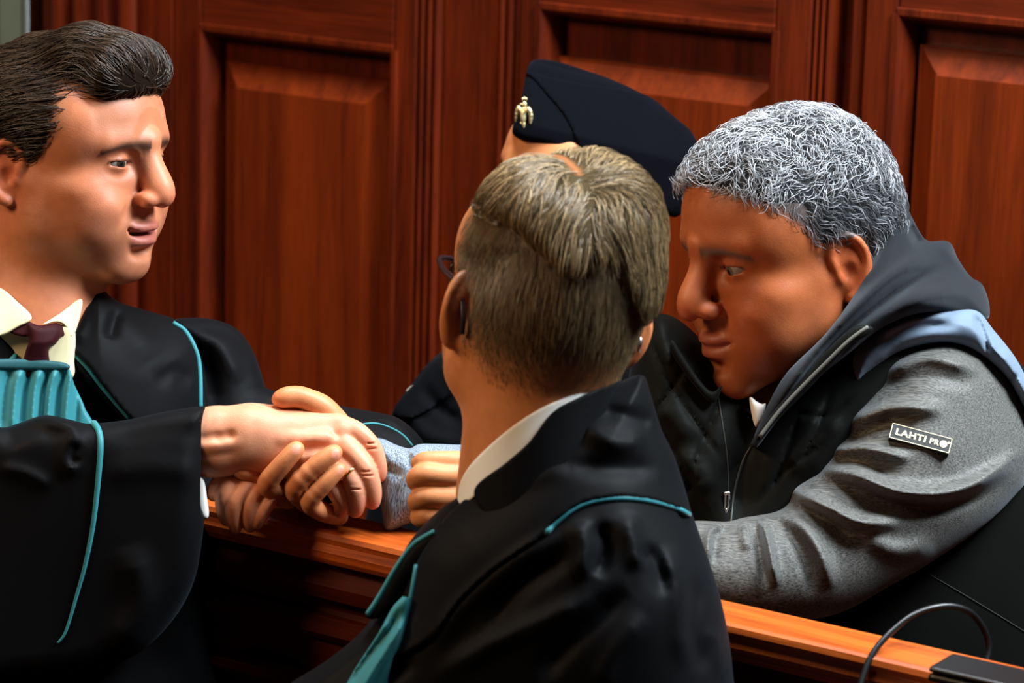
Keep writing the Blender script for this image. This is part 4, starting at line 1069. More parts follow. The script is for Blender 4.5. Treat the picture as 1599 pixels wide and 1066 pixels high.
V, Q = Bd.mesh(1); bodyV = (px_world(V, DB), Q, lin(206, 150, 112))
V, Q, C = join([headB, handD, bodyV])
link('body', mesh_from('body', V, Q, True, C), mat_skinm, Bp)

# ================================================================ person 3: uniformed officer behind
DO = 3.55
xo, yo_, zo = P(880, 900, 3.58)
Op = thing('person', 'officer in a navy garrison cap with eagle badge and black uniform behind the others', 'person', (xo, yo_, 0))
HO = Head(900, 286, DO, (-0.86, 0.0, 0.50), (0.10, 0.96, 0.22), (0.94, 1.0, 0.96))
S = build_head(HO.local(920, 480, DO + 0.03), 0.003, neck_r=0.06, cranium=0.85)
V, Q = S.mesh(1); skinO = np.array(lin(214, 140, 90))
C = face_color(V, skinO, lin(170, 92, 86), 0.3, 0.1, brows=lin(110, 84, 58))
headO = (HO.world(V), Q, C); eyeballs(HO, Op, (0, 1, 0))
mat_navy = mat_cloth('navy_serge', lin(3, 3, 7), 0.9, 0.03, (0.5, 0.6, 1.0), 900, 0.3, 0.05, lin(5, 6, 11))
mat_uni = mat_cloth('black_uniform', lin(8, 8, 9), 0.8, 0.02, (0.7, 0.8, 1.0), 700, 0.3, 0.04, lin(11, 11, 13))
Kf = Field((785, 75, -140), (1110, 350, 140), 3.0)
capp = [(802, 212), (812, 168), (821, 118), (826, 101), (838, 93), (870, 96), (915, 110), (960, 126), (1005, 148), (1045, 178), (1072, 203), (1086, 235), (1080, 275), (1062, 330), (1010, 330), (930, 285), (868, 233)]
Kf.slab(capp, 5, lambda X, Y: 34 + 88 * np.clip((Y - 92 - (X - 820) * 0.25) / 100, 0, 1) ** 0.7, 14, 0, sm=5)
cp = field_obj('cap', Kf, DO, mat_navy, Op, 2)
Fl = shell_patch(Kf, [(822, 112), (835, 125), (850, 143), (875, 172), (892, 200), (910, 240), (960, 290), (1070, 345), (1100, 300), (1100, 230), (1050, 180), (1000, 145), (900, 130)], 5, 3, 2)
link('cap_flap', mesh_from('cap_flap', px_world(Fl.mesh(1)[0], DO), Fl.mesh(1)[1]), mat_navy, cp)
mat_badge = mat_plain('silver_badge', lin(215, 200, 150), 0.35, 0.7)
Eg = Field((790, 140, -80), (840, 220, 20), 1.0)
Eg.ell((817, 180, -36), (5, 13, 5)); Eg.ell((819, 163, -36), (4, 5, 4), 2); Eg.ell((814, 163, -37), (3, 1.6, 2), 1)      # body, head, beak
Eg.chain([(816, 176, -36, 3.5), (810, 168, -32, 3.5), (807, 178, -30, 3), (806, 190, -28, 2)], 1.5, sm=2)
Eg.chain([(818, 176, -38, 3.5), (825, 170, -40, 3.5), (829, 180, -40, 3), (828, 192, -38, 2)], 1.5, sm=2)
Eg.cap((814, 192, -34), (808, 203, -32), 3, 2.4, 1); Eg.cap((818, 193, -36), (819, 205, -34), 3, 2.4, 1); Eg.cap((816, 193, -35), (813, 206, -33), 2.5, 2, 1)
for a, b in ((816, 155), (819, 153.5), (822, 155)): Eg.ell((a, b, -36), (1.5, 3, 1.5), 0.5)
cap_b = bvh_of([cp]); h0 = hit(cap_b, 817, 182)
V, Q = Eg.mesh(1); W = px_world(V, DO); sh = (h0 - px_world(np.array([[817, 182, -36.0]]), DO)[0]) if h0 is not None else 0
link('cap_badge', mesh_from('cap_badge', W + sh - ray(817, 182) * 0.004, Q), mat_badge, cp)
Uf = Field((560, 440, -150), (1180, 1000, 170), 4.5)
unip = [(720, 540), (690, 549), (668, 568), (650, 590), (628, 618), (610, 650), (598, 700), (596, 990), (1170, 990), (1160, 640), (1110, 560), (1010, 500), (960, 470), (880, 460), (800, 500)]
du = folds([([(655, 600), (690, 640), (720, 660)], -8, 10), ([(630, 640), (670, 680), (720, 690)], 8, 12), ([(690, 560), (705, 590), (730, 610)], 6, 12)])
Uf.slab(unip, tps([(880, 480, 20), (640, 640, -10), (720, 760, -20), (1100, 620, 60), (900, 900, 0)]), 105, 90, disp=du)
un = field_obj('jacket', Uf, DO, mat_uni, Op)
Vc = Field((840, 420, -120), (1000, 560, 120), 4.0); Vc.cap((912, 470, 20), (916, 520, 24), 82, 88); Vc.cap((905, 430, 20), (905, 470, 20), 60, 60, 0, 's')
field_obj('jacket_collar', Vc, DO, mat_uni, Op, one=True)
# epaulette mark on the shoulder
ub = bvh_of([un])
mat_mark = mat_plain('pale_braid', lin(176, 170, 150), 0.7)
for pts in ([(630, 624), (638, 613), (650, 607)], [(634, 632), (643, 621), (656, 614)], [(636, 612), (643, 605), (652, 602)]): piping('shoulder_mark', ub, pts, 3.4, DO, mat_mark, un, 4, 0.6)
Ef = shell_patch(Uf, [(690, 555), (655, 590), (614, 640), (640, 655), (700, 620), (730, 580)], 9, 6, 3); field_obj('epaulette', Ef, DO, mat_uni, Op)
sk = loft_skirt([(xo, yo_, zo + 0.02, 0.19, 0.14, 0.3, 0), (xo, yo_, 0.95, 0.19, 0.13, 0.3, 0), (xo, yo_, 0.85, 0.18, 0.12, 0.3, 0)])
link('belt_line', mesh_from('belt_line', *sk), mat_uni, Op)
for s in (-1, 1):
    q = loft_skirt([(xo + s * 0.09, yo_ + s * 0.02, 0.90, 0.088, 0.092, 0.3, 0), (xo + s * 0.10, yo_ + s * 0.02, 0.5, 0.068, 0.072, 0.3, 0), (xo + s * 0.10, yo_ + s * 0.02, 0.06, 0.056, 0.064, 0.3, 0)])
    link('trouser_leg', mesh_from('trouser_leg', *q), mat_uni, Op)
shoes(Op, xo, yo_, 1.2, mat_shoe, 0.10)
Bd = Field((600, 420, -80), (1130, 1000, 120), 10.0); Bd.cap((915, 480, 25), (890, 980, 10), 50, 80); Bd.cap((700, 640, 0), (1080, 640, 40), 50, 50, 30); Bd.cap((700, 640, 0), (680, 960, 0), 45, 35, 20); Bd.cap((1080, 640, 40), (1090, 960, 30), 45, 35, 20)
V, Q = Bd.mesh(1); V, Q, C = join([headO, (px_world(V, DO), Q, lin(206, 150, 112))])
link('body', mesh_from('body', V, Q, True, C), mat_skinm, Op)
# ================================================================ person 4: man leaning on the dock
DR = 3.0
xr, yr, zr = P(1420, 1200, 3.10)
Rp = thing('person', 'grey haired man in black quilted vest and grey melange sleeves leaning on the dock rail', 'person', (xr, yr, 0))
HR = Head(1224, 384, 3.02, (-0.86, -0.25, 0.44), (-0.22, 0.94, 0.25), (1.08, 1.08, 1.08))
neck = HR.local(1318, 530, 3.12)
S = build_head(neck, 0.0024, neck_r=0.064, lids=0.15, smile=0.3, fullness=1.05, nose=1.0)
V, Q = S.mesh(2)
skinR = np.array(lin(172, 94, 50)); hairR = np.array(lin(96, 96, 98))
C = face_color(V, skinR, lin(158, 84, 66), 0.35, 0.15, lin(120, 80, 60), brows=lin(90, 74, 62), smile=0.3, path=S.lips)
x, y, z = np.abs(V[:, 0]), V[:, 1], V[:, 2]
m = np.clip((0.060 - np.clip(0.06 - z, 0, 0.05) * 0.9 - y) / 0.012, 0, 1) * np.clip((z + 0.02 + np.clip(-y - 0.02, 0, 0.05) * 1.1) / 0.02, 0, 1)
m = np.maximum(m, np.clip((z - 0.062) / 0.012, 0, 1) * np.clip((0.082 - y) / 0.01, 0, 1)) * np.where((x > 0.074) & (y > -0.045) & (z < 0.012), 0, 1)
C = C * (1 - 0.92 * m[:, None]) + hairR * 0.35 * 0.92 * m[:, None]
headR = (HR.world(V), Q, C)
G = Field((-0.11, -0.14, -0.08), (0.11, 0.12, 0.16), 0.003)
G.ell((0, -0.018, 0.036), (0.082, 0.102, 0.090)); G.ell((0, -0.046, -0.004), (0.072, 0.068, 0.062), 0.03); G.ell((0, 0.038, 0.062), (0.064, 0.046, 0.046), 0.03)
Gx = np.abs(G.ax[0][:, None, None]); Gy = G.ax[1][None, :, None]; Gz = G.ax[2][None, None, :]
cut = np.maximum((Gy - (0.058 - np.clip(0.06 - Gz, 0, 0.06) * 0.9 + np.clip(Gz - 0.065, 0, 0.03) * 1.6)) * 0.8, -0.016 - Gz - np.clip(-Gy - 0.02, 0, 0.05) * 1.1)
cut = np.maximum(cut, np.minimum(np.minimum(Gx - 0.070, Gy + 0.040), 0.008 - Gz))
G.f = smax(G.f, cut.astype(np.float32), 0.006)
Vh, Qh = G.mesh(1)
hb = link('hair', mesh_from('hair', HR.world(Vh), Qh, True, np.tile(hairR * 0.22, (len(Vh), 1))), mat_scalp, Rp)
rng = np.random.default_rng(11); N = 9500
sd = Vh[rng.integers(0, len(Vh), N)] + rng.normal(0, 0.0012, (N, 3))
n0 = G.grad(sd); out = [sd]; p = sd.copy()
top = np.clip((sd[:, 2] - 0.03) / 0.06, 0, 1)
d = np.stack([0.5 * np.sign(sd[:, 0]) * (1 - top) * 0 + 0.3 * rng.normal(0, 1, N), 0.45 * top - 0.6 * (1 - top), -1.0 * (1 - top) + 0.1 * top], -1) + rng.normal(0, 0.24, (N, 3)) + 0.5 * np.stack([np.sin(90 * sd[:, 1]), np.sin(80 * sd[:, 2] + 60 * sd[:, 0]), np.sin(70 * sd[:, 0] + 2)], -1)
d -= n0 * (d * n0).sum(1, keepdims=True); d /= np.linalg.norm(d, axis=1, keepdims=True) + 1e-9
side = np.cross(n0, d); ph = 3 * np.sin(110 * sd[:, 0]) + 3 * np.sin(95 * sd[:, 1] + 60 * sd[:, 2]) + rng.random(N) * 1.5; cl = (0.6 + 0.9 * rng.random(N))[:, None]; st = (0.0022 + 0.0014 * rng.random(N))[:, None]
for i in range(7):
    a = ph + i * 0.75
    v = d + n0 * (0.75 - 0.24 * i) + cl * 0.55 * side * np.sin(a)[:, None]
    v /= np.linalg.norm(v, axis=1, keepdims=True); p = p + v * st; out.append(p.copy())
T = np.stack(out, 1)
tone = np.where(rng.random((N, 1)) < 0.30 + 0.38 * top[:, None], 0.75 + 0.75 * rng.random((N, 1)), 0.12 + 0.35 * rng.random((N, 1)))
Vs, Qs, Cs = strands_mesh(HR.world(T.reshape(-1, 3)).reshape(T.shape), 0.00038, 0.00014, lin(176, 178, 182) * tone)
o = link('hair_strands', mesh_from('hair_strands', Vs, Qs, True, Cs), mat_hairm, hb); o['kind'] = 'stuff'
eyeballs(HR, Rp, (0, 1, -0.15))

mat_vest = mat_cloth('black_quilt', lin(12, 13, 11), 0.55, 0.03, (0.8, 0.9, 1), 500, 0.12, 0.05, lin(17, 18, 15))
mat_steel = mat_cloth('steel_blue_nylon', lin(92, 108, 126), 0.66, 0.2, (0.8, 0.9, 1), 700, 0.08, 0.2, lin(106, 122, 140))
mat_hood = mat_cloth('charcoal_fleece', lin(21, 22, 25), 0.9, 0.15, (0.8, 0.9, 1), 900, 0.3, 0.1, lin(27, 28, 31))
mat_sleeve = mat_heather('grey_melange', lin(15, 14, 13), lin(106, 104, 98), (0, 0.15, 0.35), 50, 800)
mat_cuff = mat_heather('grey_melange_cuff', lin(48, 58, 70), lin(160, 176, 192), (0, PI / 2, 0), 50, 800)

vest = [(1085, 520), (1040, 490), (1012, 500), (990, 540), (980, 640), (1000, 760), (1060, 830), (1080, 900), (1110, 1000), (1120, 1240), (1660, 1240), (1680, 760), (1630, 620), (1580, 552), (1540, 510), (1490, 484), (1430, 486), (1370, 520), (1300, 570), (1230, 610), (1190, 630), (1150, 600)]
zv = tps([(1040, 560, 70), (1020, 760, 60), (1190, 660, 60), (1330, 620, 40), (1460, 540, 60), (1600, 640, 110), (1180, 900, 40), (1450, 900, 60), (1600, 1000, 90), (1300, 1200, 60)])
q_ = []
for pts in ([(1010, 520), (1060, 620), (1130, 720)], [(1000, 620), (1050, 700), (1100, 800)], [(1140, 600), (1110, 660), (1080, 740), (1070, 800)], [(1080, 560), (1040, 620), (1000, 680)], [(1250, 640), (1230, 700), (1200, 790)], [(1300, 600), (1280, 660), (1250, 720)], [(1180, 790), (1220, 740), (1290, 690)], [(1230, 640), (1290, 650), (1330, 620)], [(1100, 740), (1060, 780), (1040, 830)]): q_.append((pts, -7, 4))
for pts in ([(1030, 560), (1060, 560), (1090, 600)], [(1020, 640), (1050, 650), (1080, 690)], [(1270, 620), (1260, 690), (1230, 740)], [(1060, 700), (1090, 740), (1100, 770)], [(1290, 660), (1300, 680), (1260, 760)]): q_.append((pts, 9, 18))
q_ += [([(1180, 640), (1160, 720), (1150, 820)], -24, 26)]
Vf = Field((965, 470, -120), (1700, 1250, 240), 5.0)
Vf.slab(vest, zv, 105, 95, disp=folds(q_))
ve = field_obj('vest', Vf, DR, mat_vest, Rp)
vb = bvh_of([ve])
piping('zip', vb, [(1178, 690), (1160, 720), (1146, 770), (1140, 830)], 2.2, DR, mat_plain('zip_teeth', lin(52, 54, 52), 0.4, 0.5), Rp)
piping('zip', vb, [(1120, 610), (1128, 660), (1136, 720), (1138, 780)], 1.4, DR, mat_plain('zip_tape', lin(26, 27, 25), 0.6), Rp)
Zf = Field((1120, 755, -120), (1150, 815, 60), 1.5); zz = zv(np.array([1135.0]), np.array([785.0]))[0] - 105 + 16
Zf.chain([(1132, 770, zz, 2.2), (1138, 769, zz, 2.2), (1139, 778, zz, 1.8)], 0.5); Zf.chain([(1133, 772, zz, 1.6), (1132, 792, zz, 1.6), (1134, 800, zz, 1.6), (1138, 790, zz, 1.4), (1138, 775, zz, 1.4)], 0.5)
h0 = hit(vb, 1135, 785); V, Q = Zf.mesh(0); W = px_world(V, DR); W = W + (h0 - px_world(np.array([[1135, 785, zz]]), DR)[0]) - ray(1135, 785) * 0.003
o = link('zip_pull', mesh_from('zip_pull', W, Q), mat_plain('zip_metal', lin(190, 190, 185), 0.3, 0.9), Rp)
# neck opening: T-shirt, vest collar with pale lining, hood
Tf = Field((1150, 570, -80), (1250, 720, 120), 3.0); Tf.slab([(1170, 620), (1182, 627), (1192, 631), (1197, 626), (1191, 652), (1179, 666)], lambda X, Y: zv(X, Y) - 84, 14, 9, sm=4)
field_obj('undershirt', Tf, DR, mat_white, Rp)
zh = tps([(1400, 320, 60), (1340, 420, -30), (1260, 560, -50), (1180, 680, -45), (1450, 400, 60), (1520, 460, 70), (1400, 470, -40), (1330, 520, -60), (1540, 490, 60), (1440, 470, -50)])
dh = folds([([(1200, 650), (1280, 540), (1380, 440), (1460, 388)], 24, 13), ([(1215, 660), (1300, 540), (1400, 455), (1490, 410)], -21, 9), ([(1240, 640), (1330, 535), (1430, 470), (1530, 450)], 18, 16), ([(1300, 560), (1400, 500), (1520, 490)], -12, 10), ([(1420, 345), (1428, 365), (1440, 385)], -30, 7), ([(1400, 340), (1380, 400), (1330, 450)], 15, 12), ([(1470, 382), (1500, 410), (1530, 440)], 9, 10)])
Hf = Field((1160, 295, -150), (1570, 720, 170), 3.5)
Hf.slab([(1392, 312), (1404, 314), (1420, 332), (1436, 362), (1450, 376), (1482, 377), (1496, 404), (1516, 432), (1534, 444), (1545, 476), (1540, 500), (1500, 492), (1440, 488), (1380, 510), (1320, 556), (1260, 605), (1215, 655), (1180, 700), (1178, 680), (1200, 630), (1230, 580), (1290, 520), (1340, 450), (1370, 380)], zh, 60, 42, disp=dh, sm=5)
field_obj('hood', Hf, DR, mat_hood, Rp)
Cf = Field((1160, 495, -170), (1375, 710, 80), 2.5)
zc_ = lambda X, Y: zh(X, Y) - 62
Cf.slab([(1330, 512), (1352, 507), (1364, 513), (1350, 526), (1330, 536), (1296, 572), (1258, 612), (1216, 654), (1182, 696), (1172, 692), (1206, 644), (1246, 598), (1290, 548)], zc_, 8, 6, sm=5)
cv = field_obj('vest_collar', Cf, DR, mat_vest, Rp)
piping('collar_lining', bvh_of([cv]), [(1355, 510), (1325, 532), (1290, 566), (1250, 606), (1214, 645), (1186, 682)], 3.0, DR, mat_plain('lining_grey', lin(86, 86, 80), 0.8), Rp)
Df = Field((1030, 520, -130), (1130, 640, 80), 2.5); Df.slab([(1050, 530), (1062, 548), (1090, 590), (1112, 612), (1128, 600), (1116, 628), (1096, 616), (1064, 575), (1046, 545)], lambda X, Y: zv(X, Y) - 104, 9, 6, sm=4)
field_obj('vest_collar', Df, DR, mat_vest, Rp)
# sleeves
slp = [(1330, 620), (1352, 588), (1380, 562), (1411, 544), (1467, 531), (1507, 537), (1540, 557), (1574, 590), (1599, 640), (1616, 700), (1606, 745), (1586, 772), (1535, 822), (1450, 880), (1394, 912), (1310, 957), (1225, 970), (1135, 965), (1060, 940), (1040, 870), (1050, 822), (1084, 813), (1135, 814), (1160, 808), (1186, 804), (1214, 798), (1232, 785), (1240, 764), (1262, 745), (1281, 730), (1297, 698), (1315, 660)]
zl = tps([(1370, 600, 10), (1467, 560, 0), (1574, 620, 40), (1600, 720, 20), (1450, 680, -40), (1330, 700, -20), (1540, 790, -30), (1400, 820, -70), (1250, 860, -80), (1100, 880, -80), (1100, 820, -60)])
dS = folds([([(1380, 585), (1450, 558), (1530, 580)], 20, 11), ([(1370, 610), (1440, 590), (1520, 600)], -7, 10), ([(1320, 665), (1390, 636), (1470, 640)], 23, 11), ([(1310, 690), (1370, 668), (1400, 660)], -7, 9), ([(1300, 705), (1350, 700), (1420, 716)], 20, 8),
            ([(1283, 733), (1335, 742), (1400, 766), (1470, 770), (1530, 752), (1595, 705)], 38, 12), ([(1283, 750), (1340, 765), (1420, 795), (1500, 785), (1570, 745)], -14, 13), ([(1242, 768), (1290, 790), (1345, 815), (1410, 815)], 34, 12), ([(1240, 785), (1290, 810), (1330, 840)], -13, 10), ([(1300, 720), (1340, 722), (1400, 742)], -8, 8),
            ([(1216, 800), (1258, 830), (1282, 870), (1300, 920)], 16, 11), ([(1205, 806), (1240, 840), (1262, 890), (1268, 930)], -9, 9), ([(1188, 806), (1200, 850), (1212, 915)], 29, 7), ([(1180, 810), (1186, 860), (1198, 920)], -9, 7), ([(1160, 812), (1166, 860)], 10, 8), ([(1130, 818), (1108, 830), (1104, 880)], 18, 6), ([(1140, 824), (1120, 838), (1116, 880)], -8, 6),
            ([(1235, 800), (1275, 845), (1295, 890)], 7, 9), ([(1345, 830), (1400, 860), (1460, 850)], 12, 16)])
Lf = Field((1025, 510, -210), (1640, 990, 150), 3.5)
Lf.slab(slp, zl, 84, 80, disp=dS, sm=5)
sl = field_obj('left_sleeve', Lf, DR, mat_sleeve, Rp)
# puffed steel blue shoulder of the vest
yp = [(1335, 552), (1360, 516), (1390, 495), (1429, 479), (1468, 473), (1495, 477), (1528, 486), (1550, 513), (1580, 550), (1600, 584), (1625, 640), (1625, 680), (1604, 645), (1576, 594), (1542, 560), (1508, 540), (1467, 534), (1411, 547), (1380, 566), (1352, 592), (1338, 610), (1330, 590)]
dY = folds([([(1365, 545), (1420, 512), (1500, 505)], -9, 7), ([(1380, 520), (1430, 496), (1490, 490)], 10, 12), ([(1350, 580), (1420, 530), (1500, 522)], 8, 10), ([(1522, 490), (1535, 520), (1546, 556)], -16, 5), ([(1560, 545), (1585, 580), (1600, 620)], 8, 12), ([(1570, 600), (1590, 585)], -8, 4)])
Yf = Field((1320, 460, -160), (1640, 700, 170), 3.0)
Yf.slab(yp, lambda X, Y: zl(X, Y) + 4, 92, 50, disp=dY, sm=5)
field_obj('shoulder_panel', Yf, DR, mat_steel, Rp)
# right forearm sleeve and its cuff in the handshake
Rf = Field((570, 660, -90), (1010, 850, 150), 3.0)
dR = folds([([(600, 688), (625, 700), (646, 712), (648, 740)], 9, 7), ([(612, 692), (640, 712), (642, 735)], -9, 5), ([(655, 697), (690, 702), (725, 700)], -8, 7), ([(600, 730), (615, 735), (630, 745)], -6, 8), ([(600, 700), (604, 760), (610, 820)], 5, 8)])
Rf.slab([(584, 690), (598, 685), (618, 694), (640, 700), (655, 693), (690, 693), (727, 694), (800, 690), (1000, 640), (1000, 780), (760, 820), (660, 812), (606, 830), (597, 800), (591, 750)], tps([(600, 760, 40), (700, 750, 30), (990, 700, 60), (590, 690, 40)]), 52, 44, disp=dR, sm=5)
field_obj('right_sleeve', Rf, DR, mat_cuff, Rp, one=True)
# sleeve badge with raised lettering
sb = bvh_of([sl])
cor = [np.array(hit(sb, *p)) for p in ((1392, 665), (1485, 690), (1480.5, 713), (1387, 688))]
ctr = sum(cor) / 4; ex = (cor[1] + cor[2] - cor[0] - cor[3]) / 2; ey = (cor[0] + cor[1] - cor[2] - cor[3]) / 2
nrm = np.cross(ex, ey); nrm /= np.linalg.norm(nrm); wB = np.linalg.norm(ex); ex /= wB; ey -= ex * (ey @ ex); hB = np.linalg.norm(ey); ey /= hB
lift = max(0.0015, max((np.array(hit(sb, 1390 + 95 * a, 666 + 25 * a + 22 * b)) - ctr) @ nrm for a in (0.1, 0.3, 0.5, 0.7, 0.9) for b in (0.2, 0.5, 0.8)) + 0.0014)
print('badge lift', lift, wB, hB)
def bp(a, b, n): return ctr + ex * a + ey * b + nrm * (lift + n)
def plate(a0, a1, b0, b1, n0, n1): return np.array([bp(a, b, n) for n in (n0, n1) for a, b in ((a0, b0), (a1, b0), (a1, b1), (a0, b1))]), [(3, 2, 1, 0), (4, 5, 6, 7), (0, 1, 5, 4), (1, 2, 6, 5), (2, 3, 7, 6), (3, 0, 4, 7)]
bd = link('sleeve_badge', mesh_from('sleeve_badge', *plate(-wB / 2, wB / 2, -hB / 2, hB / 2, -lift - 0.004, 0), smooth=False), mat_plain('badge_black', lin(16, 16, 14), 0.5), Rp)
mat_print = mat_plain('badge_ivory', lin(226, 216, 176), 0.5); e = 0.00075
link('border', mesh_from('border', *join([plate(-wB / 2, wB / 2, hB / 2 - e, hB / 2, 0, 0.0004), plate(-wB / 2, wB / 2, -hB / 2, -hB / 2 + e, 0, 0.0004), plate(-wB / 2, -wB / 2 + e, -hB / 2, hB / 2, 0, 0.0004), plate(wB / 2 - e, wB / 2, -hB / 2, hB / 2, 0, 0.0004)])[:2], smooth=False), mat_print, bd)
def letters(txt, a0, b0, size, xscale=1.0):
    cu_ = bpy.data.curves.new('lettering', 'FONT'); cu_.body = txt; cu_.size = size; cu_.offset = size * 0.035; cu_.extrude = 0.0003; cu_.space_character = 1.12
    to = bpy.data.objects.new('lettering', cu_); scene.collection.objects.link(to); bpy.context.view_layer.update()
    me = bpy.data.meshes.new_from_object(to.evaluated_get(bpy.context.evaluated_depsgraph_get())); bpy.data.objects.remove(to)
    co = np.zeros(len(me.vertices) * 3); me.vertices.foreach_get('co', co); co = co.reshape(-1, 3); wd = co[:, 0].max()
    W = np.array([bp(a0 + c[0] * xscale, b0 + c[1], c[2] + 0.0003) for c in co]); me.vertices.foreach_set('co', W.astype(np.float32).ravel()); me.update()
    link('lettering', me, mat_print, bd); return a0 + wd * xscale
a = letters('LAHTI', -wB * 0.42, -hB * 0.20, hB * 0.58, 1.12)
a = letters('PR', a + wB * 0.06, -hB * 0.18, hB * 0.50, 1.0)
def disc(cx, cy, r, n=20, ir=0):
    ring = [(cx + r * math.cos(t), cy + r * math.sin(t)) for t in np.linspace(0, 2 * PI, n, endpoint=False)]
    V = [bp(x, y, 0.0) for x, y in ring] + [bp(x, y, 0.0006) for x, y in ring]
    return np.array(V), [tuple(range(n, 2 * n))] + [(i, (i + 1) % n, n + (i + 1) % n, n + i) for i in range(n)]
ra = hB * 0.24
link('lettering', mesh_from('lettering', *join([disc(a + ra * 1.05, hB * 0.0, ra), disc(a + ra * 2.3, hB * 0.16, ra * 0.32, 10)])[:2], smooth=False), mat_print, bd)
# right hand in the handshake (px at 3.0 m)
HBf = Field((350, 595, -80), (680, 840, 110), 2.0)
HBf.chain([(676, 748, 44, 30), (620, 742, 42, 30), (566, 716, 42, 32), (470, 712, 48, 36), (420, 735, 42, 28)], 0, sm=2)
HBf.chain([(435, 624, -6, 10), (448, 620, -4, 12), (466, 619, 0, 12.5), (484, 626, 6, 14), (506, 640, 14, 18), (534, 676, 30, 22)], 10, sm=3)
HBf.chain([(500, 664, 30, 24), (556, 708, 40, 28)], 12)
HBf.chain([(450, 780, 30, 15), (428, 770, 4, 15), (418, 754, -24, 15), (438, 728, -40, 13.8), (455, 709, -45, 12.4), (464, 700, -44, 11)], 6, sm=3)
HBf.chain([(500, 796, 26, 16), (474, 780, -4, 15.5), (461, 760, -32, 15.5), (494, 727, -46, 14.6), (514, 712, -48, 13), (523, 706, -46, 11.5)], 5, sm=3)
HBf.chain([(530, 806, 24, 14), (500, 798, -6, 14), (484, 783, -32, 13.6), (506, 757, -46, 12.4), (522, 740, -48, 11), (531, 732, -46, 9.4)], 5, sm=3)
HBf.chain([(440, 765, 26, 14), (405, 748, 6, 13), (384, 737, -8, 12), (373, 733, -10, 11)], 6, sm=3)
for (x, y, z, rx, ry) in ((462, 702, -54, 6.5, 7), (524, 709, -57, 6, 7.5), (532, 733, -55, 5, 6)): HBf.ell((x, y, z), (rx, ry, 2.6), 1.2)
V, Q = HBf.mesh(2)
CB = hand_colors(V, lin(208, 134, 86), [(462, 702, -52, (7, 8, 12), 'n'), (524, 709, -55, (6.5, 8, 12), 'n'), (532, 733, -54, (5, 6, 12), 'n'), (435, 622, -8, 14, 'red'), (418, 756, -36, 14, 'red'), (462, 762, -44, 14, 'red'), (372, 733, -14, 12, 'red')])
handB = (px_world(V, DH), Q, CB)
Bd = Field((560, 540, -140), (1660, 1250, 200), 11.0)
Bd.cap((1300, 710, 60), (1400, 1230, 60), 55, 95); Bd.cap((1080, 620, 80), (1470, 640, 90), 46, 40, 30)
Bd.chain([(1080, 620, 70, 46), (960, 720, 70, 38), (700, 750, 34, 30)], 20, sm=3); Bd.chain([(1480, 640, 60, 40), (1520, 760, -30, 44), (1300, 870, -80, 40), (1070, 880, -80, 32)], 20, sm=3)
V, Q = Bd.mesh(1); V, Q, C = join([headR, handB, (px_world(V, DR), Q, lin(196, 128, 88))])
link('body', mesh_from('body', V, Q, True, C), mat_skinm, Rp)
sk = loft_skirt([(xr, yr, zr + 0.05, 0.20, 0.15, -0.5, 0), (xr, yr, 0.95, 0.20, 0.14, -0.5, 0), (xr, yr, 0.85, 0.19, 0.13, -0.5, 0)])
link('trouser_top', mesh_from('trouser_top', *sk), mat_uni, Rp)
for s in (-1, 1):
    q = loft_skirt([(xr + s * 0.09, yr - s * 0.05, 0.90, 0.09, 0.095, -0.5, 0), (xr + s * 0.10, yr - s * 0.05, 0.5, 0.07, 0.075, -0.5, 0), (xr + s * 0.10, yr - s * 0.05, 0.06, 0.058, 0.066, -0.5, 0)])
    link('trouser_leg', mesh_from('trouser_leg', *q), mat_uni, Rp)
shoes(Rp, xr, yr, 0.5, mat_shoe, 0.10)
# thin line standing in for the lit edge of the jacket hem
piping('lit_hem_edge', vb, [(1452, 897), (1500, 925), (1550, 955), (1610, 992)], 0.9, DR, mat_plain('lit_edge_grey', lin(38, 38, 36), 0.8), Rp, 14, 0.5)

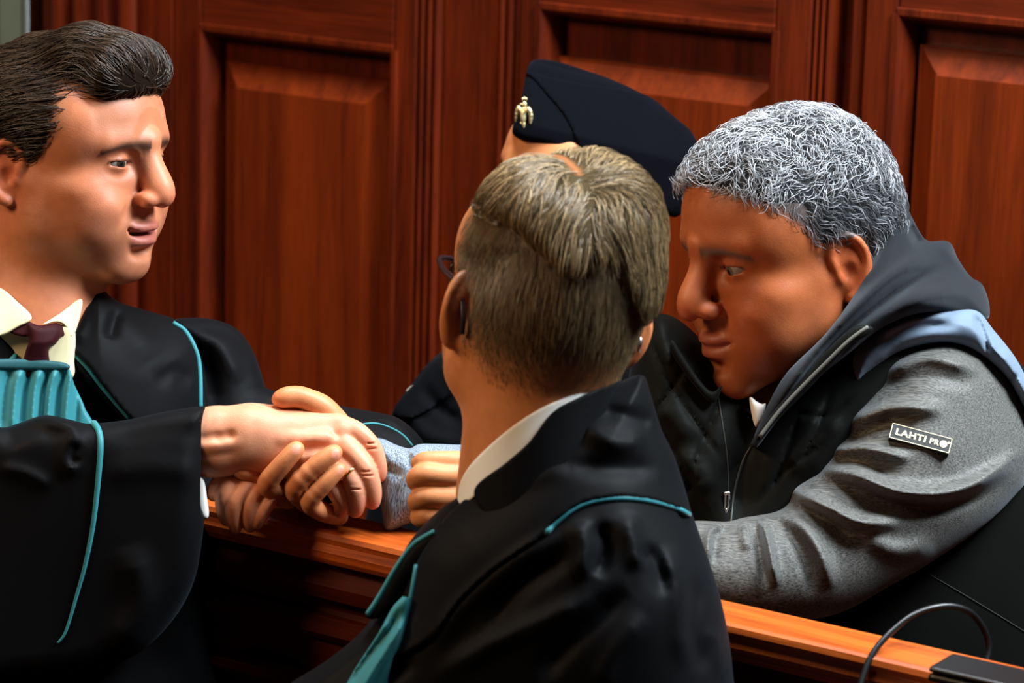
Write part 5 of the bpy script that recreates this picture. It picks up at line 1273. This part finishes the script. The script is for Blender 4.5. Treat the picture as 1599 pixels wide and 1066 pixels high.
# ================================================================ things on the dock at the right
mat_black = mat_plain('black_rubber', lin(15, 15, 16), 0.35)
q0 = P(1480, 1062, 2.63); dev = thing('slim_box', 'slim black box lying on the dock rail next to the looped cable', 'box', q0)
def devbox(a0, a1, b0, b1, c0, c1, r=0.003):
    S = Field((a0 - 0.01, b0 - 0.01, c0 - 0.01), (a1 + 0.01, b1 + 0.01, c1 + 0.01), 0.003)
    X, Y, Z = S.ax[0][:, None, None], S.ax[1][None, :, None], S.ax[2][None, None, :]
    dx = np.abs(X - (a0 + a1) / 2) - (a1 - a0) / 2 + r; dy = np.abs(Y - (b0 + b1) / 2) - (b1 - b0) / 2 + r; dz = np.abs(Z - (c0 + c1) / 2) - (c1 - c0) / 2 + r
    S.f = (np.sqrt(np.maximum(dx, 0) ** 2 + np.maximum(dy, 0) ** 2 + np.maximum(dz, 0) ** 2) + np.minimum(np.maximum(np.maximum(dx, dy), dz), 0) - r).astype(np.float32)
    V, Q = S.mesh(0); return RB * np.array([1, 1, 0]) + np.outer(V[:, 0], UD) + np.outer(V[:, 1], ND) + np.outer(V[:, 2] + RB[2], ZD), Q
r = ray(1447, 1044); tt = (RB[2] + 0.016 - MT[2]) / r[2]; q1 = MT + r * tt; a_ = (q1 - RB) @ UD; b_ = (q1 - RB) @ ND
link('base', mesh_from('base', *devbox(a_, a_ + 0.30, b_ - 0.05, b_, 0.004, 0.012)), mat_black, dev)
link('lid', mesh_from('lid', *devbox(a_, a_ + 0.30, b_ - 0.05, b_, 0.0125, 0.018)), mat_black, dev)
cbl = thing('cable', 'black looped cable bending over the dock rail beside the slim black box', 'cable', P(1345, 1060, 2.66))
pc = smooth_closed([(1335, 1110, 2.66), (1345, 1064, 2.67), (1362, 1022, 2.68), (1390, 988, 2.69), (1430, 958, 2.70), (1475, 946, 2.71), (1510, 953, 2.72), (1532, 975, 2.73), (1544, 1005, 2.735), (1540, 1036, 2.73), (1534, 1075, 2.72)], 8, False)
link('wire', mesh_from('wire', *tube(P(pc[:, 0], pc[:, 1], pc[:, 2]), 0.0030, 10)), mat_black, cbl)
